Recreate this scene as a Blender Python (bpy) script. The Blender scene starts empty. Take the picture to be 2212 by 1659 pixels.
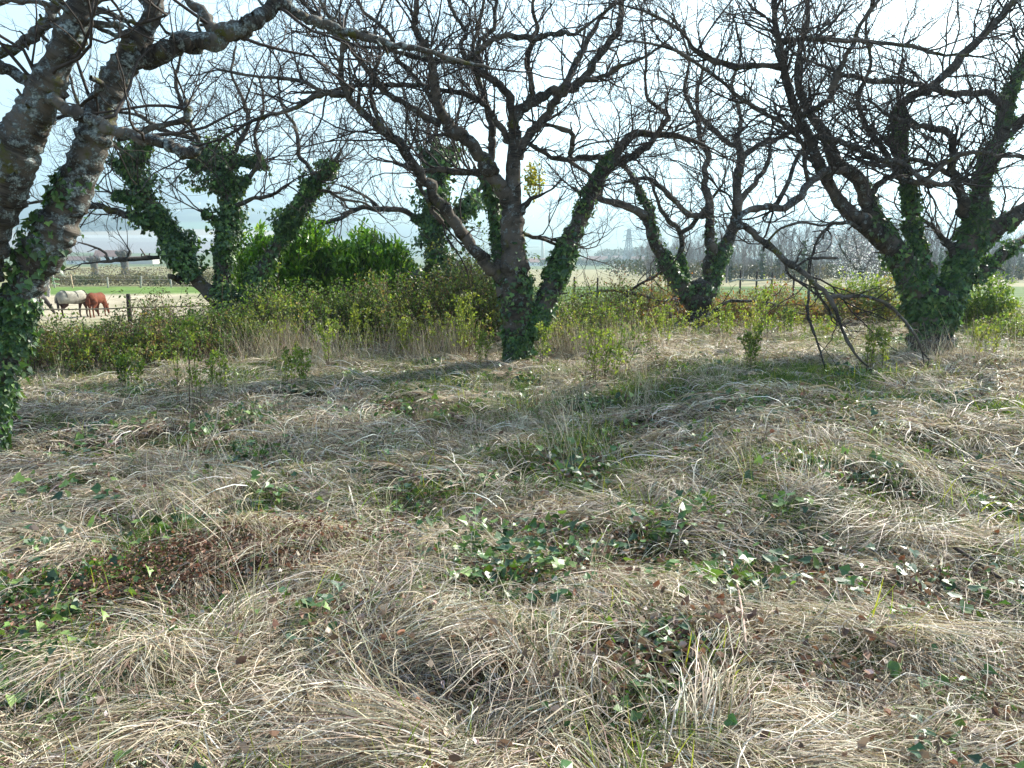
import bpy, math, random
import numpy as np
from mathutils import Vector, Matrix

R = np.random.default_rng(7)
SC = bpy.context.scene
COL = SC.collection
PI = math.pi

# ------------------------------------------------------------------ camera, sky, sun, exposure
CAMZ = 1.6
PITCH = math.radians(9.18)
FPX = 1671.0                      # focal length in pixels of a 2212 px wide picture
cam_d = bpy.data.cameras.new('camera')
cam_d.sensor_width = 36.0
cam_d.lens = FPX / 2212 * 36
cam_d.clip_start = 0.05
cam_d.clip_end = 40000
cam = bpy.data.objects.new('camera', cam_d)
COL.objects.link(cam)
cam.location = (0, 0, CAMZ)
cam.rotation_euler = (PI / 2 - PITCH, 0, 0)
SC.camera = cam

SUN_AZ = math.radians(47)         # right of the view direction (+Y)
SUN_EL = math.radians(33)
world = bpy.data.worlds.new('World')
SC.world = world
world.use_nodes = True
wn = world.node_tree
wn.nodes.clear()
wo = wn.nodes.new('ShaderNodeOutputWorld')
wb = wn.nodes.new('ShaderNodeBackground')
ws = wn.nodes.new('ShaderNodeTexSky')
ws.sky_type = 'NISHITA'
ws.sun_disc = False
ws.sun_elevation = SUN_EL
ws.sun_rotation = SUN_AZ
ws.altitude = 300
ws.air_density = 1.0
ws.dust_density = 1.6
ws.ozone_density = .6
wb.inputs['Strength'].default_value = 0.078
wn.links.new(ws.outputs[0], wb.inputs[0])
wn.links.new(wb.outputs[0], wo.inputs[0])

sd = bpy.data.lights.new('sun', 'SUN')
sd.energy = 5.0
sd.angle = math.radians(0.5)
sd.color = (1.0, 0.94, 0.84)
sun = bpy.data.objects.new('sun', sd)
COL.objects.link(sun)
SUND = Vector((math.sin(SUN_AZ) * math.cos(SUN_EL), math.cos(SUN_AZ) * math.cos(SUN_EL), math.sin(SUN_EL)))
sun.rotation_euler = SUND.to_track_quat('Z', 'Y').to_euler()
sun.location = (0, 0, 50)

vs = SC.view_settings
vs.view_transform = 'Standard'
vs.look = 'None'
vs.gamma = 1.0
vs.use_curve_mapping = False
vs.exposure = 2.08
SC.cycles.max_bounces = 6
SC.cycles.diffuse_bounces = 3
SC.cycles.glossy_bounces = 2
SC.cycles.transmission_bounces = 3
SC.cycles.volume_bounces = 0
SC.cycles.use_denoising = True
SC.cycles.sample_clamp_indirect = 6


# ------------------------------------------------------------------ small helpers
def smooth(a, b, x):
    t = np.clip((np.asarray(x, float) - a) / (b - a), 0, 1)
    return t * t * (3 - 2 * t)


def _hash(ix, iy, s):
    v = np.sin(ix * 127.1 + iy * 311.7 + s * 74.7) * 43758.5453
    return v - np.floor(v)


def vnoise(x, y, s=0.0):
    x = np.asarray(x, float); y = np.asarray(y, float)
    ix = np.floor(x); iy = np.floor(y)
    fx = x - ix; fy = y - iy
    fx = fx * fx * (3 - 2 * fx); fy = fy * fy * (3 - 2 * fy)
    a = _hash(ix, iy, s); b = _hash(ix + 1, iy, s); c = _hash(ix, iy + 1, s); d = _hash(ix + 1, iy + 1, s)
    return (a + (b - a) * fx) * (1 - fy) + (c + (d - c) * fx) * fy


def fbm(x, y, s=0.0, o=4):
    t = 0.0; a = 0.5; n = 0.0
    for i in range(o):
        t = t + a * vnoise(np.asarray(x) * 2 ** i, np.asarray(y) * 2 ** i, s + i * 13.3)
        n += a; a *= 0.5
    return t / n


CP, SP = math.cos(PITCH), math.sin(PITCH)


def ray(px, py):
    cx = (px - 1106) / FPX; cz = -(py - 829.5) / FPX
    return Vector((cx, CP + cz * SP, -SP + cz * CP))


def at(px, py, Y):
    d = ray(px, py)
    return Vector((0, 0, CAMZ)) + d * (Y / d.y)


# ------------------------------------------------------------------ terrain height
LY = [0, 13, 19, 28, 42, 90, 180, 550, 900, 1800, 2600, 4200, 6000, 7200, 9500]
LZ = [0, 0, -.22, -.9, -1.5, -1.6, -1.6, -2, 7.5, 53, 117, 300, 575, 590, 420]
RY = [0, 15, 22, 30, 50, 90, 180, 600, 900, 1500, 2600, 4200, 6000, 7200, 9500]
RZ = [0, 0, -.1, -.3, -.8, -1.3, -2.2, -4.2, -4.6, 3, 60, 230, 430, 440, 300]


def H(x, y):
    x = np.asarray(x, float); y = np.asarray(y, float)
    a = x / np.maximum(y, 6)
    w = smooth(-0.34, -0.12, a)
    yy = np.clip(y, 0, 9500)
    z = np.interp(yy, LY, LZ) * (1 - w) + np.interp(yy, RY, RZ) * w
    # ridge line of the far hills, different along the view
    far = smooth(2600, 6000, y)
    z = z + far * (fbm(a * 3.1 + 5, y * 0.0004, 3) - 0.5) * 190 - far * smooth(0.15, 0.8, a) * 120
    z = z + smooth(400, 1500, y) * (fbm(x * 0.0012, y * 0.0012, 9) - 0.5) * 22 * (1 + far * 2)
    near = 1 - smooth(30, 60, np.hypot(x, y))
    # grassy bank on the right and hummocks
    bank = smooth(0.5, 2.4, x) * smooth(4.1, 5.5, y + 0.25 * np.sin(x * 1.3)) * (0.28 - 0.16 * smooth(8, 13, y))
    b2 = 0.14 * np.exp(-(((x + 0.1) / 0.75) ** 2 + ((y - 2.95) / 0.36) ** 2))
    b3 = 0.10 * np.exp(-(((x + 1.9) / 0.9) ** 2 + ((y - 4.9) / 0.4) ** 2))
    b4 = 0.10 * np.exp(-(((x - 1.0) / 0.7) ** 2 + ((y - 4.4) / 0.35) ** 2))
    hum = (fbm(x * 0.9, y * 1.3, 1, 3) - 0.5) * (.20 - .10 * smooth(4, 9, y)) + (fbm(x * 2.6, y * 3.4, 2, 2) - 0.5) * 0.10
    z = z + near * (bank + b2 + b3 + b4 + hum)
    z = z + smooth(12, 40, y) * (1 - smooth(300, 500, y)) * (fbm(x * 0.11, y * 0.11, 4, 2) - 0.5) * 0.22
    return z


def h1(x, y):
    return float(H(x, y))


# ------------------------------------------------------------------ mesh building
def mesh_np(name, V, Q=None, T=None, vec=None, colr=None, smooth_=True, mat=None):
    """V verts, Q quads, T tris; vec: (name, Nx3) point vectors; colr: Nx3 point colours."""
    V = np.asarray(V, np.float32)
    me = bpy.data.meshes.new(name)
    Q = np.zeros((0, 4), np.int32) if Q is None else np.asarray(Q, np.int32)
    T = np.zeros((0, 3), np.int32) if T is None else np.asarray(T, np.int32)
    me.vertices.add(len(V))
    me.vertices.foreach_set('co', V.ravel())
    nl = Q.size + T.size
    if nl:
        me.loops.add(nl)
        me.loops.foreach_set('vertex_index', np.concatenate([Q.ravel(), T.ravel()]))
        me.polygons.add(len(Q) + len(T))
        st = np.concatenate([np.arange(len(Q)) * 4, Q.size + np.arange(len(T)) * 3]).astype(np.int32)
        me.polygons.foreach_set('loop_start', st)
        me.polygons.foreach_set('use_smooth', np.full(len(Q) + len(T), smooth_, bool))
    if vec is not None:
        at_ = me.attributes.new(vec[0], 'FLOAT_VECTOR', 'POINT')
        at_.data.foreach_set('vector', np.asarray(vec[1], np.float32).ravel())
    if colr is not None:
        ca = me.color_attributes.new('lc', 'FLOAT_COLOR', 'POINT')
        c4 = np.ones((len(V), 4), np.float32); c4[:, :3] = colr
        ca.data.foreach_set('color', c4.ravel())
    me.update(calc_edges=True)
    if mat is not None:
        me.materials.append(mat)
    return me


def link(name, me, parent=None, loc=None, kind=None, label=None, cat=None, group=None):
    o = bpy.data.objects.new(name, me)
    COL.objects.link(o)
    if parent is not None:
        o.parent = parent
    if loc is not None:
        o.location = loc
    tag(o, label, cat, group, kind)
    return o


def tag(o, label=None, cat=None, group=None, kind=None):
    if label: o['label'] = label
    if cat: o['category'] = cat
    if group: o['group'] = group
    if kind: o['kind'] = kind
    return o


def empty(name, loc, rz=0.0, label=None, cat=None, group=None):
    o = bpy.data.objects.new(name, None)
    COL.objects.link(o)
    o.location = loc
    o.rotation_euler = (0, 0, rz)
    return tag(o, label, cat, group)


def copy_tree(o, parent=None):
    c = o.copy()
    COL.objects.link(c)
    c.parent = parent
    for ch in list(o.children):
        copy_tree(ch, c)
    return c


class MB:
    """collects boxes, tubes and prisms into one mesh"""
    def __init__(s):
        s.v = []; s.f = []

    def add(s, v, f):
        b = len(s.v)
        s.v += [tuple(p) for p in v]
        s.f += [tuple(i + b for i in q) for q in f]
        return s

    def box(s, a, b, rz=0, c=None):
        x0, y0, z0 = a; x1, y1, z1 = b
        v = [Vector(p) for p in ((x0, y0, z0), (x1, y0, z0), (x1, y1, z0), (x0, y1, z0), (x0, y0, z1), (x1, y0, z1), (x1, y1, z1), (x0, y1, z1))]
        if rz:
            m = Matrix.Rotation(rz, 3, 'Z'); c = Vector(c or (0, 0, 0))
            v = [m @ (p - c) + c for p in v]
        return s.add(v, [(0, 3, 2, 1), (4, 5, 6, 7), (0, 1, 5, 4), (1, 2, 6, 5), (2, 3, 7, 6), (3, 0, 4, 7)])

    def bar(s, p, q, w, h=None):
        p = Vector(p); q = Vector(q); h = h or w
        t = (q - p).normalized()
        u = t.cross(Vector((0, 0, 1)))
        if u.length < 1e-3: u = Vector((1, 0, 0))
        u.normalize(); k = u.cross(t)
        v = []
        for c in (p, q):
            for a, b in ((-1, -1), (1, -1), (1, 1), (-1, 1)):
                v.append(c + u * a * w / 2 + k * b * h / 2)
        return s.add(v, [(0, 1, 2, 3), (7, 6, 5, 4), (0, 4, 5, 1), (1, 5, 6, 2), (2, 6, 7, 3), (3, 7, 4, 0)])

    def tube(s, pts, rad, n=8, cap=True):
        pts = np.array([tuple(p) for p in pts], float)
        V, Q, _, _ = tubes(pts[None], np.broadcast_to(np.asarray(rad, float), (1, len(pts))), n)
        f = [tuple(int(i) for i in q) for q in Q]
        if cap:
            f.append(tuple(range(n))[::-1]); f.append(tuple(range(len(V) - n, len(V))))
        return s.add(V, f)

    def build(s, name, mat, parent=None, smooth_=False, **k):
        me = bpy.data.meshes.new(name)
        me.from_pydata(s.v, [], s.f)
        me.polygons.foreach_set('use_smooth', [smooth_] * len(me.polygons))
        me.materials.append(mat)
        return link(name, me, parent, **k)


def tubes(P, Rr, n, wob=None):
    """P (m,k,3), Rr (m,k): m tubes of k rings of n vertices -> V, Q, bark coords"""
    m, k, _ = P.shape
    t = np.gradient(P, axis=1)
    t /= np.linalg.norm(t, axis=2, keepdims=True) + 1e-9
    d = P[:, -1] - P[:, 0]
    ref = np.zeros((m, 3))
    ref[np.arange(m), np.argmin(np.abs(d), axis=1)] = 1
    ref = ref[:, None, :]
    u = ref - (ref * t).sum(2, keepdims=True) * t
    u /= np.linalg.norm(u, axis=2, keepdims=True) + 1e-9
    v = np.cross(t, u)
    th = np.arange(n) / n * 2 * PI
    c = np.cos(th); s = np.sin(th)
    rr = np.repeat(Rr[:, :, None], n, 2)
    if wob is not None:
        rr = rr * wob
    V = P[:, :, None, :] + rr[..., None] * (u[:, :, None, :] * c[None, None, :, None] + v[:, :, None, :] * s[None, None, :, None])
    seg = np.linalg.norm(np.diff(P, axis=1), axis=2)
    L = np.concatenate([np.zeros((m, 1)), np.cumsum(seg, 1)], 1)
    off = (np.arange(m) * 1.37 % 50)[:, None]
    bc = np.stack([rr * c, rr * s, np.repeat((L + off)[:, :, None], n, 2)], -1)
    base = (np.arange(m) * k * n)[:, None, None] + (np.arange(k - 1) * n)[None, :, None] + np.arange(n)[None, None, :]
    nxt = (np.arange(m) * k * n)[:, None, None] + (np.arange(k - 1) * n)[None, :, None] + ((np.arange(n) + 1) % n)[None, None, :]
    Q = np.stack([base, nxt, nxt + n, base + n], -1).reshape(-1, 4)
    return V.reshape(-1, 3), Q, bc.reshape(-1, 3), L


class Acc:
    """joins many pieces of vertices / quads / tris / colours"""
    def __init__(s):
        s.V = []; s.Q = []; s.T = []; s.B = []; s.C = []; s.n = 0

    def add(s, V, Q=None, T=None, B=None, C=None):
        if len(V) == 0: return
        s.V.append(V)
        if Q is not None: s.Q.append(np.asarray(Q) + s.n)
        if T is not None: s.T.append(np.asarray(T) + s.n)
        if B is not None: s.B.append(B)
        if C is not None: s.C.append(C)
        s.n += len(V)

    def mesh(s, name, mat, smooth_=True):
        c = np.concatenate
        return mesh_np(name, c(s.V), c(s.Q) if s.Q else None, c(s.T) if s.T else None,
                       ('bc', c(s.B)) if s.B else None, c(s.C) if s.C else None, smooth_, mat)


# ------------------------------------------------------------------ leaves
def tmpl(pts, tris):
    return np.array(pts, float), np.array(tris)

# local: x across, y along (0 base .. 1 tip), z up (fold / curl)
IVY = tmpl([(0, 0, 0), (-.30, -.12, .05), (-.55, .22, .10), (-.28, .48, .05), (0, 1, -.06), (.28, .48, .05), (.55, .22, .10), (.30, -.12, .05), (0, .35, -.03)],
           [(0, 1, 8), (1, 2, 8), (2, 3, 8), (3, 4, 8), (4, 5, 8), (5, 6, 8), (6, 7, 8), (7, 0, 8)])
OVAL = tmpl([(0, 0, 0), (-.30, .35, .08), (0, .45, -.02), (.30, .35, .08), (-.22, .72, .06), (.22, .72, .06), (0, 1, -.1)],
            [(0, 2, 1), (0, 3, 2), (1, 2, 4), (2, 3, 5), (4, 2, 6), (2, 5, 6)])
LAUREL = tmpl([(0, 0, 0), (-.15, .3, .06), (0, .35, 0), (.15, .3, .06), (-.15, .68, .03), (.15, .68, .03), (0, .7, -.03), (0, 1, -.12)],
              [(0, 2, 1), (0, 3, 2), (1, 2, 6), (1, 6, 4), (2, 3, 5), (2, 5, 6), (4, 6, 7), (6, 5, 7)])
SMALL = tmpl([(0, 0, 0), (-.32, .5, .07), (.32, .5, .07), (0, 1, -.05)], [(0, 2, 1), (1, 2, 3)])
DRY = tmpl([(0, 0, .10), (-.22, .14, .34), (-.24, .55, .52), (-.10, .98, .40), (.10, .82, .12), (.30, .52, .42), (.20, .12, .30), (0, .5, -.04)],
           [(0, 1, 7), (1, 2, 7), (2, 3, 7), (3, 4, 7), (4, 5, 7), (5, 6, 7), (6, 0, 7)])


def leaves(P, D, N, S, Cc, tm=IVY, jit=0.12, rng=R):
    """P base, D tip direction, N approx normal, S size, Cc colours (all per leaf)"""
    pts, tri = tm
    D = D / (np.linalg.norm(D, axis=1, keepdims=True) + 1e-9)
    X = np.cross(D, N); X /= np.linalg.norm(X, axis=1, keepdims=True) + 1e-9
    Z = np.cross(X, D)
    m, k = len(P), len(pts)
    pp = np.repeat(pts[None], m, 0)
    pp = pp * (1 + rng.normal(0, jit, (m, k, 1)))
    V = P[:, None] + S[:, None, None] * (pp[..., :1] * X[:, None] + pp[..., 1:2] * D[:, None] + pp[..., 2:] * Z[:, None])
    T = (tri[None] + (np.arange(m) * k)[:, None, None]).reshape(-1, 3)
    return V.reshape(-1, 3), T, np.repeat(Cc, k, 0)


def pal(n, cols, w=None, var=0.18, rng=R):
    cols = np.array(cols, float)
    i = rng.choice(len(cols), n, p=None if w is None else np.array(w) / np.sum(w))
    c = cols[i] * np.exp(rng.normal(0, var, (n, 1))) * (1 + rng.normal(0, 0.05, (n, 3)))
    return np.clip(c, 0.004, 0.9)


def unit(n, rng=R):
    v = rng.normal(size=(n, 3))
    return v / np.linalg.norm(v, axis=1, keepdims=True)


# ------------------------------------------------------------------ materials
def mat_new(name):
    m = bpy.data.materials.new(name)
    m.use_nodes = True
    nt = m.node_tree
    b = nt.nodes['Principled BSDF']
    return m, nt, b, nt.nodes['Material Output']


def nd(nt, t, **k):
    n = nt.nodes.new(t)
    for a, v in k.items():
        if a in n.inputs: n.inputs[a].default_value = v
        else: setattr(n, a, v)
    return n


def mixc(nt, f, a, b, mode='MIX'):
    n = nt.nodes.new('ShaderNodeMix'); n.data_type = 'RGBA'; n.blend_type = mode
    for i, v in ((0, f), (6, a), (7, b)):
        if hasattr(v, 'is_linked'): nt.links.new(v, n.inputs[i])
        elif i == 0: n.inputs[0].default_value = v
        else: n.inputs[i].default_value = (*v, 1)
    return n.outputs[2]


def ramp(nt, src, a, b):
    n = nt.nodes.new('ShaderNodeMapRange'); n.interpolation_type = 'SMOOTHSTEP'
    nt.links.new(src, n.inputs[0]); n.inputs[1].default_value = a; n.inputs[2].default_value = b
    return n.outputs[0]


def noise(nt, vec, scale, detail=4, rough=.55, mapping=None):
    if mapping:
        mp = nt.nodes.new('ShaderNodeMapping'); mp.inputs['Scale'].default_value = mapping
        nt.links.new(vec, mp.inputs[0]); vec = mp.outputs[0]
    n = nt.nodes.new('ShaderNodeTexNoise')
    n.inputs['Scale'].default_value = scale; n.inputs['Detail'].default_value = detail; n.inputs['Roughness'].default_value = rough
    nt.links.new(vec, n.inputs['Vector'])
    return n.outputs['Fac']


def bump(nt, b, h, strength=.5, dist=.02):
    n = nt.nodes.new('ShaderNodeBump'); n.inputs['Strength'].default_value = strength; n.inputs['Distance'].default_value = dist
    nt.links.new(h, n.inputs['Height']); nt.links.new(n.outputs[0], b.inputs['Normal'])


def leaf_mat(name, trans=.3, rough=.45, spec=.5, tint=(1.25, 1.35, .55)):
    m, nt, b, out = mat_new(name)
    a = nd(nt, 'ShaderNodeVertexColor', layer_name='lc')
    nt.links.new(a.outputs[0], b.inputs['Base Color'])
    b.inputs['Roughness'].default_value = rough
    b.inputs['Specular IOR Level'].default_value = spec
    tr = nt.nodes.new('ShaderNodeBsdfTranslucent')
    tc = mixc(nt, 1.0, a.outputs[0], tint, 'MULTIPLY')
    nt.links.new(tc, tr.inputs[0])
    mx = nt.nodes.new('ShaderNodeMixShader'); mx.inputs[0].default_value = trans
    nt.links.new(b.outputs[0], mx.inputs[1]); nt.links.new(tr.outputs[0], mx.inputs[2])
    nt.links.new(mx.outputs[0], out.inputs[0])
    return m


def bark_mat(name, base=(.075, .058, .045), dark=(.025, .019, .016), lichen=.5, moss=.5, ring=1.0):
    m, nt, b, out = mat_new(name)
    bc = nd(nt, 'ShaderNodeAttribute', attribute_name='bc').outputs['Vector']
    ob = nd(nt, 'ShaderNodeTexCoord').outputs['Object']
    rings = noise(nt, bc, 1.0, 4, .6, (7, 7, 70))
    big = noise(nt, ob, 3.0, 4, .6)
    fine = noise(nt, ob, 55, 3, .6)
    c = mixc(nt, ramp(nt, rings, .38, .62), dark, base)
    c = mixc(nt, ramp(nt, big, .42, .62), c, tuple(v * 1.9 for v in base))
    c = mixc(nt, ramp(nt, rings, .64, .74), c, (base[0] * 2.6, base[1] * 2.2, base[2] * 1.9))
    mo = noise(nt, ob, 4.5, 5, .65)
    c = mixc(nt, ramp(nt, mo, .66 - .14 * moss, .76 - .12 * moss), c, (.085, .085, .018))
    li = noise(nt, ob, 11.0, 8, .8)
    lf = ramp(nt, li, .66 - .18 * lichen, .71 - .17 * lichen)
    lc = mixc(nt, ramp(nt, fine, .4, .65), (.13, .16, .16), (.36, .41, .39))
    c = mixc(nt, lf, c, lc)
    nt.links.new(c, b.inputs['Base Color'])
    b.inputs['Roughness'].default_value = .85
    b.inputs['Specular IOR Level'].default_value = .25
    ad = nd(nt, 'ShaderNodeMath', operation='ADD'); nt.links.new(rings, ad.inputs[0])
    ml = nd(nt, 'ShaderNodeMath', operation='MULTIPLY'); nt.links.new(lf, ml.inputs[0]); nt.links.new(fine, ml.inputs[1])
    nt.links.new(ml.outputs[0], ad.inputs[1])
    bump(nt, b, ad.outputs[0], .8, .012)
    return m


def flat_mat(name, c, rough=.8, var=.25, scale=4, bstr=0.0, spec=.3):
    m, nt, b, out = mat_new(name)
    ob = nd(nt, 'ShaderNodeTexCoord').outputs['Object']
    n = noise(nt, ob, scale, 5, .6)
    nt.links.new(mixc(nt, ramp(nt, n, .3, .7), tuple(v * (1 - var) for v in c), tuple(min(1, v * (1 + var)) for v in c)), b.inputs['Base Color'])
    b.inputs['Roughness'].default_value = rough
    b.inputs['Specular IOR Level'].default_value = spec
    if bstr: bump(nt, b, n, bstr, .02)
    return m


def vc_mat(name, scale=1.0, rough=.95, lo=.7, hi=1.3):
    m, nt, b, out = mat_new(name)
    a = nd(nt, 'ShaderNodeVertexColor', layer_name='lc')
    ob = nd(nt, 'ShaderNodeTexCoord').outputs['Object']
    n = noise(nt, ob, scale, 6, .7)
    g = mixc(nt, ramp(nt, n, .3, .7), (lo,) * 3, (hi,) * 3)
    nt.links.new(mixc(nt, 1.0, a.outputs[0], g, 'MULTIPLY'), b.inputs['Base Color'])
    b.inputs['Roughness'].default_value = rough
    b.inputs['Specular IOR Level'].default_value = .1
    return m


BARK_L = bark_mat('bark_lichen', (.07, .06, .048), (.022, .018, .015), .88, .8)
BARK = bark_mat('bark_cherry', (.062, .052, .041), (.02, .017, .014), .58, .62)
BARK_P = bark_mat('bark_pale', (.075, .062, .05), (.03, .025, .02), .8, .2)
TWIG = flat_mat('twig_bark', (.048, .038, .032), .8, .35, 9)
TWIG_F = flat_mat('far_twig_bark', (.17, .16, .16), .9, .3, 2)  # paler than near twigs: glare over the distant wood put into the bark colour
CANE = flat_mat('dead_cane', (.11, .07, .05), .8, .4, 8)
IVYM = leaf_mat('ivy_leaf', .20, .45, .5)
LAURM = leaf_mat('laurel_leaf', .34, .34, .6, (1.6, 1.75, .5))
BRAM = leaf_mat('bramble_leaf', .40, .5, .4)
SAPM = leaf_mat('sapling_leaf', .42, .45, .4, (1.5, 1.5, .5))
STRAW = leaf_mat('straw', .26, .55, .35, (1.1, 1.05, .85))
LITT = leaf_mat('dry_leaf', .16, .6, .35, (1.1, .9, .6))
GRASSM = leaf_mat('green_grass', .40, .5, .35)
BLOSM = leaf_mat('blossom', .4, .6, .2, (1, 1, 1))

# ================================================================== SETTING
def grid_mesh(X, Y, Z, colr=None, name='g', mat=None):
    r, c = X.shape
    V = np.stack([X, Y, Z], -1).reshape(-1, 3)
    i = np.arange(r - 1)[:, None] * c + np.arange(c - 1)[None, :]
    Q = np.stack([i, i + 1, i + 1 + c, i + c], -1).reshape(-1, 4)
    return mesh_np(name, V, Q, colr=None if colr is None else colr.reshape(-1, 3), mat=mat)


# near ground: fine heightfield of litter and soil under the grass
NX, NY0, NY1 = 17.0, -5.0, 25.0
gx, gy = np.meshgrid(np.arange(-NX, NX + .01, .1), np.arange(NY0, NY1 + .01, .1))
gz = H(gx, gy)
GM, nt, b, out = mat_new('orchard_soil')
ob = nd(nt, 'ShaderNodeTexCoord').outputs['Object']
n1 = noise(nt, ob, 1.1, 5, .65); n2 = noise(nt, ob, 26, 5, .7); n3 = noise(nt, ob, 7, 4, .6)
c = mixc(nt, ramp(nt, n2, .35, .65), (.025, .018, .013), (.10, .075, .052))
c = mixc(nt, ramp(nt, n1, .45, .62), c, mixc(nt, ramp(nt, n2, .4, .6), (.03, .042, .012), (.08, .10, .03)))
nt.links.new(c, b.inputs['Base Color']); b.inputs['Roughness'].default_value = .95
b.inputs['Specular IOR Level'].default_value = .1
bump(nt, b, n2, .9, .04)
link('ground', grid_mesh(gx, gy, gz, name='ground', mat=GM), kind='structure')


def band(v, a, b_, s=0.04):
    """1 between a and b with relative soft edges"""
    return smooth(a * (1 - s), a * (1 + s), v) * (1 - smooth(b_ * (1 - s), b_ * (1 + s), v))


def land_colour(X, Y):
    a = X / np.maximum(Y, 6)
    left = 1 - smooth(-.24, -.16, a)
    n = fbm(X * .35, Y * .35, 11)[..., None]; n2 = fbm(X * .03, Y * .03, 12)[..., None]
    dry = np.array((.23, .20, .12)); grn = np.array((.085, .14, .028)); sand = np.array((.35, .30, .21)); olive = np.array((.15, .155, .07))
    c = olive * (1 - n) * 1.1 + dry * n * 1.0
    # left: sandy paddock, bright green strip, rough meadow
    q = left[..., None]
    s_ = band(Y, 33, 76, .1) * smooth(.36, .6, fbm(X * .12, Y * .09, 14) + .12)
    c = c * (1 - (q[..., 0] * s_)[..., None]) + (sand * (.8 + .4 * n)) * (q[..., 0] * s_)[..., None]
    f = (left * band(Y, 70, 92, .05))[..., None]; c = c * (1 - f) + grn * 1.15 * (.7 + .6 * n) * f
    f = (left * band(Y, 92, 330, .03))[..., None]; c = c * (1 - f) + (olive * 1.15 * (1 - n2) + dry * n2) * f
    # right: pasture, green then dry beyond
    r = 1 - left
    f = (r * band(Y, 34, 82, .08))[..., None]; c = c * (1 - f) + (grn * .95 * (1 - n * .3)) * f
    f = (r * band(Y, 82, 330, .06))[..., None]; c = c * (1 - f) + (dry * .8 + olive * .4) * (.8 + .3 * n) * f
    # valley fields
    f = smooth(330, 380, Y)[..., None]; c = c * (1 - f) + np.array((.10, .125, .06)) * (.8 + .5 * n2) * f
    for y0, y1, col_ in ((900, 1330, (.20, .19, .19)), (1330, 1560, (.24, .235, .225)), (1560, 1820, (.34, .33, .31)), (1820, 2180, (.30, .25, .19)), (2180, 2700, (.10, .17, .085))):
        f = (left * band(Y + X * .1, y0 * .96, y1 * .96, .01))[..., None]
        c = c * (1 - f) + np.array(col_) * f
    fx = np.floor(X / 260 + fbm(X * .002, Y * .002, 20) * 2); fy = np.floor(Y / 190 + .3 * fx)
    patch = _hash(fx, fy, 3)[..., None]
    f = (smooth(2650, 2800, Y) + (1 - left) * band(Y, 900, 2700))[..., None].clip(0, 1)
    pc = np.array((.05, .07, .035)) * (1 - patch) + np.array((.14, .15, .08)) * patch
    woods = smooth(.5, .56, fbm(X * .0022, Y * .0016, 31))[..., None]
    pc = pc * (1 - woods) + np.array((.022, .032, .018)) * woods
    c = c * (1 - f) + pc * f
    return c


LANDM = vc_mat('land', .9, .95, .72, 1.28)
rows = np.concatenate([[-45, -20, -6, 0, 4, 8, 12, 15, 18, 20, 22], np.geomspace(24, 2650, 330)])
aa = np.linspace(-1.5, 1.5, 260)
aa = np.sign(aa) * np.abs(aa / 1.5) ** 1.25 * 1.5


def sheet(rows, name, drop=True):
    Yp = np.repeat(rows[:, None], len(aa), 1)
    X = aa[None, :] * (np.maximum(Yp, 0) + 40 * np.exp(-np.maximum(Yp, 0) / 300)) 
    Z = H(X, Yp)
    if drop:
        inside = ((np.abs(X) < NX - .2) & (Yp < NY1 - .1) & (Yp > NY0))
        Z = Z - np.where(inside, .28, 0.0)
    return link(name, grid_mesh(X, Yp, Z, land_colour(X, Yp), name, LANDM), kind='structure')


sheet(rows, 'pasture')
sheet(np.geomspace(2650, 9500, 130), 'hills', False)

# air
HAZE = bpy.data.materials.new('haze'); HAZE.use_nodes = True
nt = HAZE.node_tree; nt.nodes.remove(nt.nodes['Principled BSDF'])
pv = nt.nodes.new('ShaderNodeVolumePrincipled')
pv.inputs['Color'].default_value = (.60, .86, 1, 1)
pv.inputs['Density'].default_value = 4.2e-4
pv.inputs['Anisotropy'].default_value = .4
nt.links.new(pv.outputs[0], nt.nodes['Material Output'].inputs['Volume'])
hz = MB(); hz.box((-16500, -60, -9), (16500, 9800, 860))
hzo = hz.build('haze', HAZE, kind='stuff')

# ------------------------------------------------------------------ far things
WALLP = flat_mat('pale_render', (.62, .56, .48), .8, .1, 3)
WALLW = flat_mat('white_render', (.8, .78, .74), .8, .05, 3)
ROOFR = flat_mat('red_tile', (.24, .13, .10), .8, .3, 3)
ROOFB = flat_mat('brown_tile', (.19, .12, .10), .8, .3, 3)
GLASS = flat_mat('window_dark', (.05, .06, .07), .2, .1, 3, 0, .6)
PLANK = flat_mat('grey_plank', (.34, .31, .27), .85, .3, 6, .3)
POSTD = flat_mat('dark_post', (.035, .025, .022), .85, .4, 20, .4)
POSTG = flat_mat('grey_post', (.40, .37, .33), .85, .3, 12, .3)
POSTT = flat_mat('tan_post', (.50, .36, .24), .85, .3, 12, .3)
TAPE = flat_mat('fence_tape', (.26, .20, .13), .7, .2, 3)
TAPEG = flat_mat('green_tape', (.38, .62, .25), .6, .1, 3)
STEEL = flat_mat('pylon_steel', (.10, .12, .14), .6, .1, 3)


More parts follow.
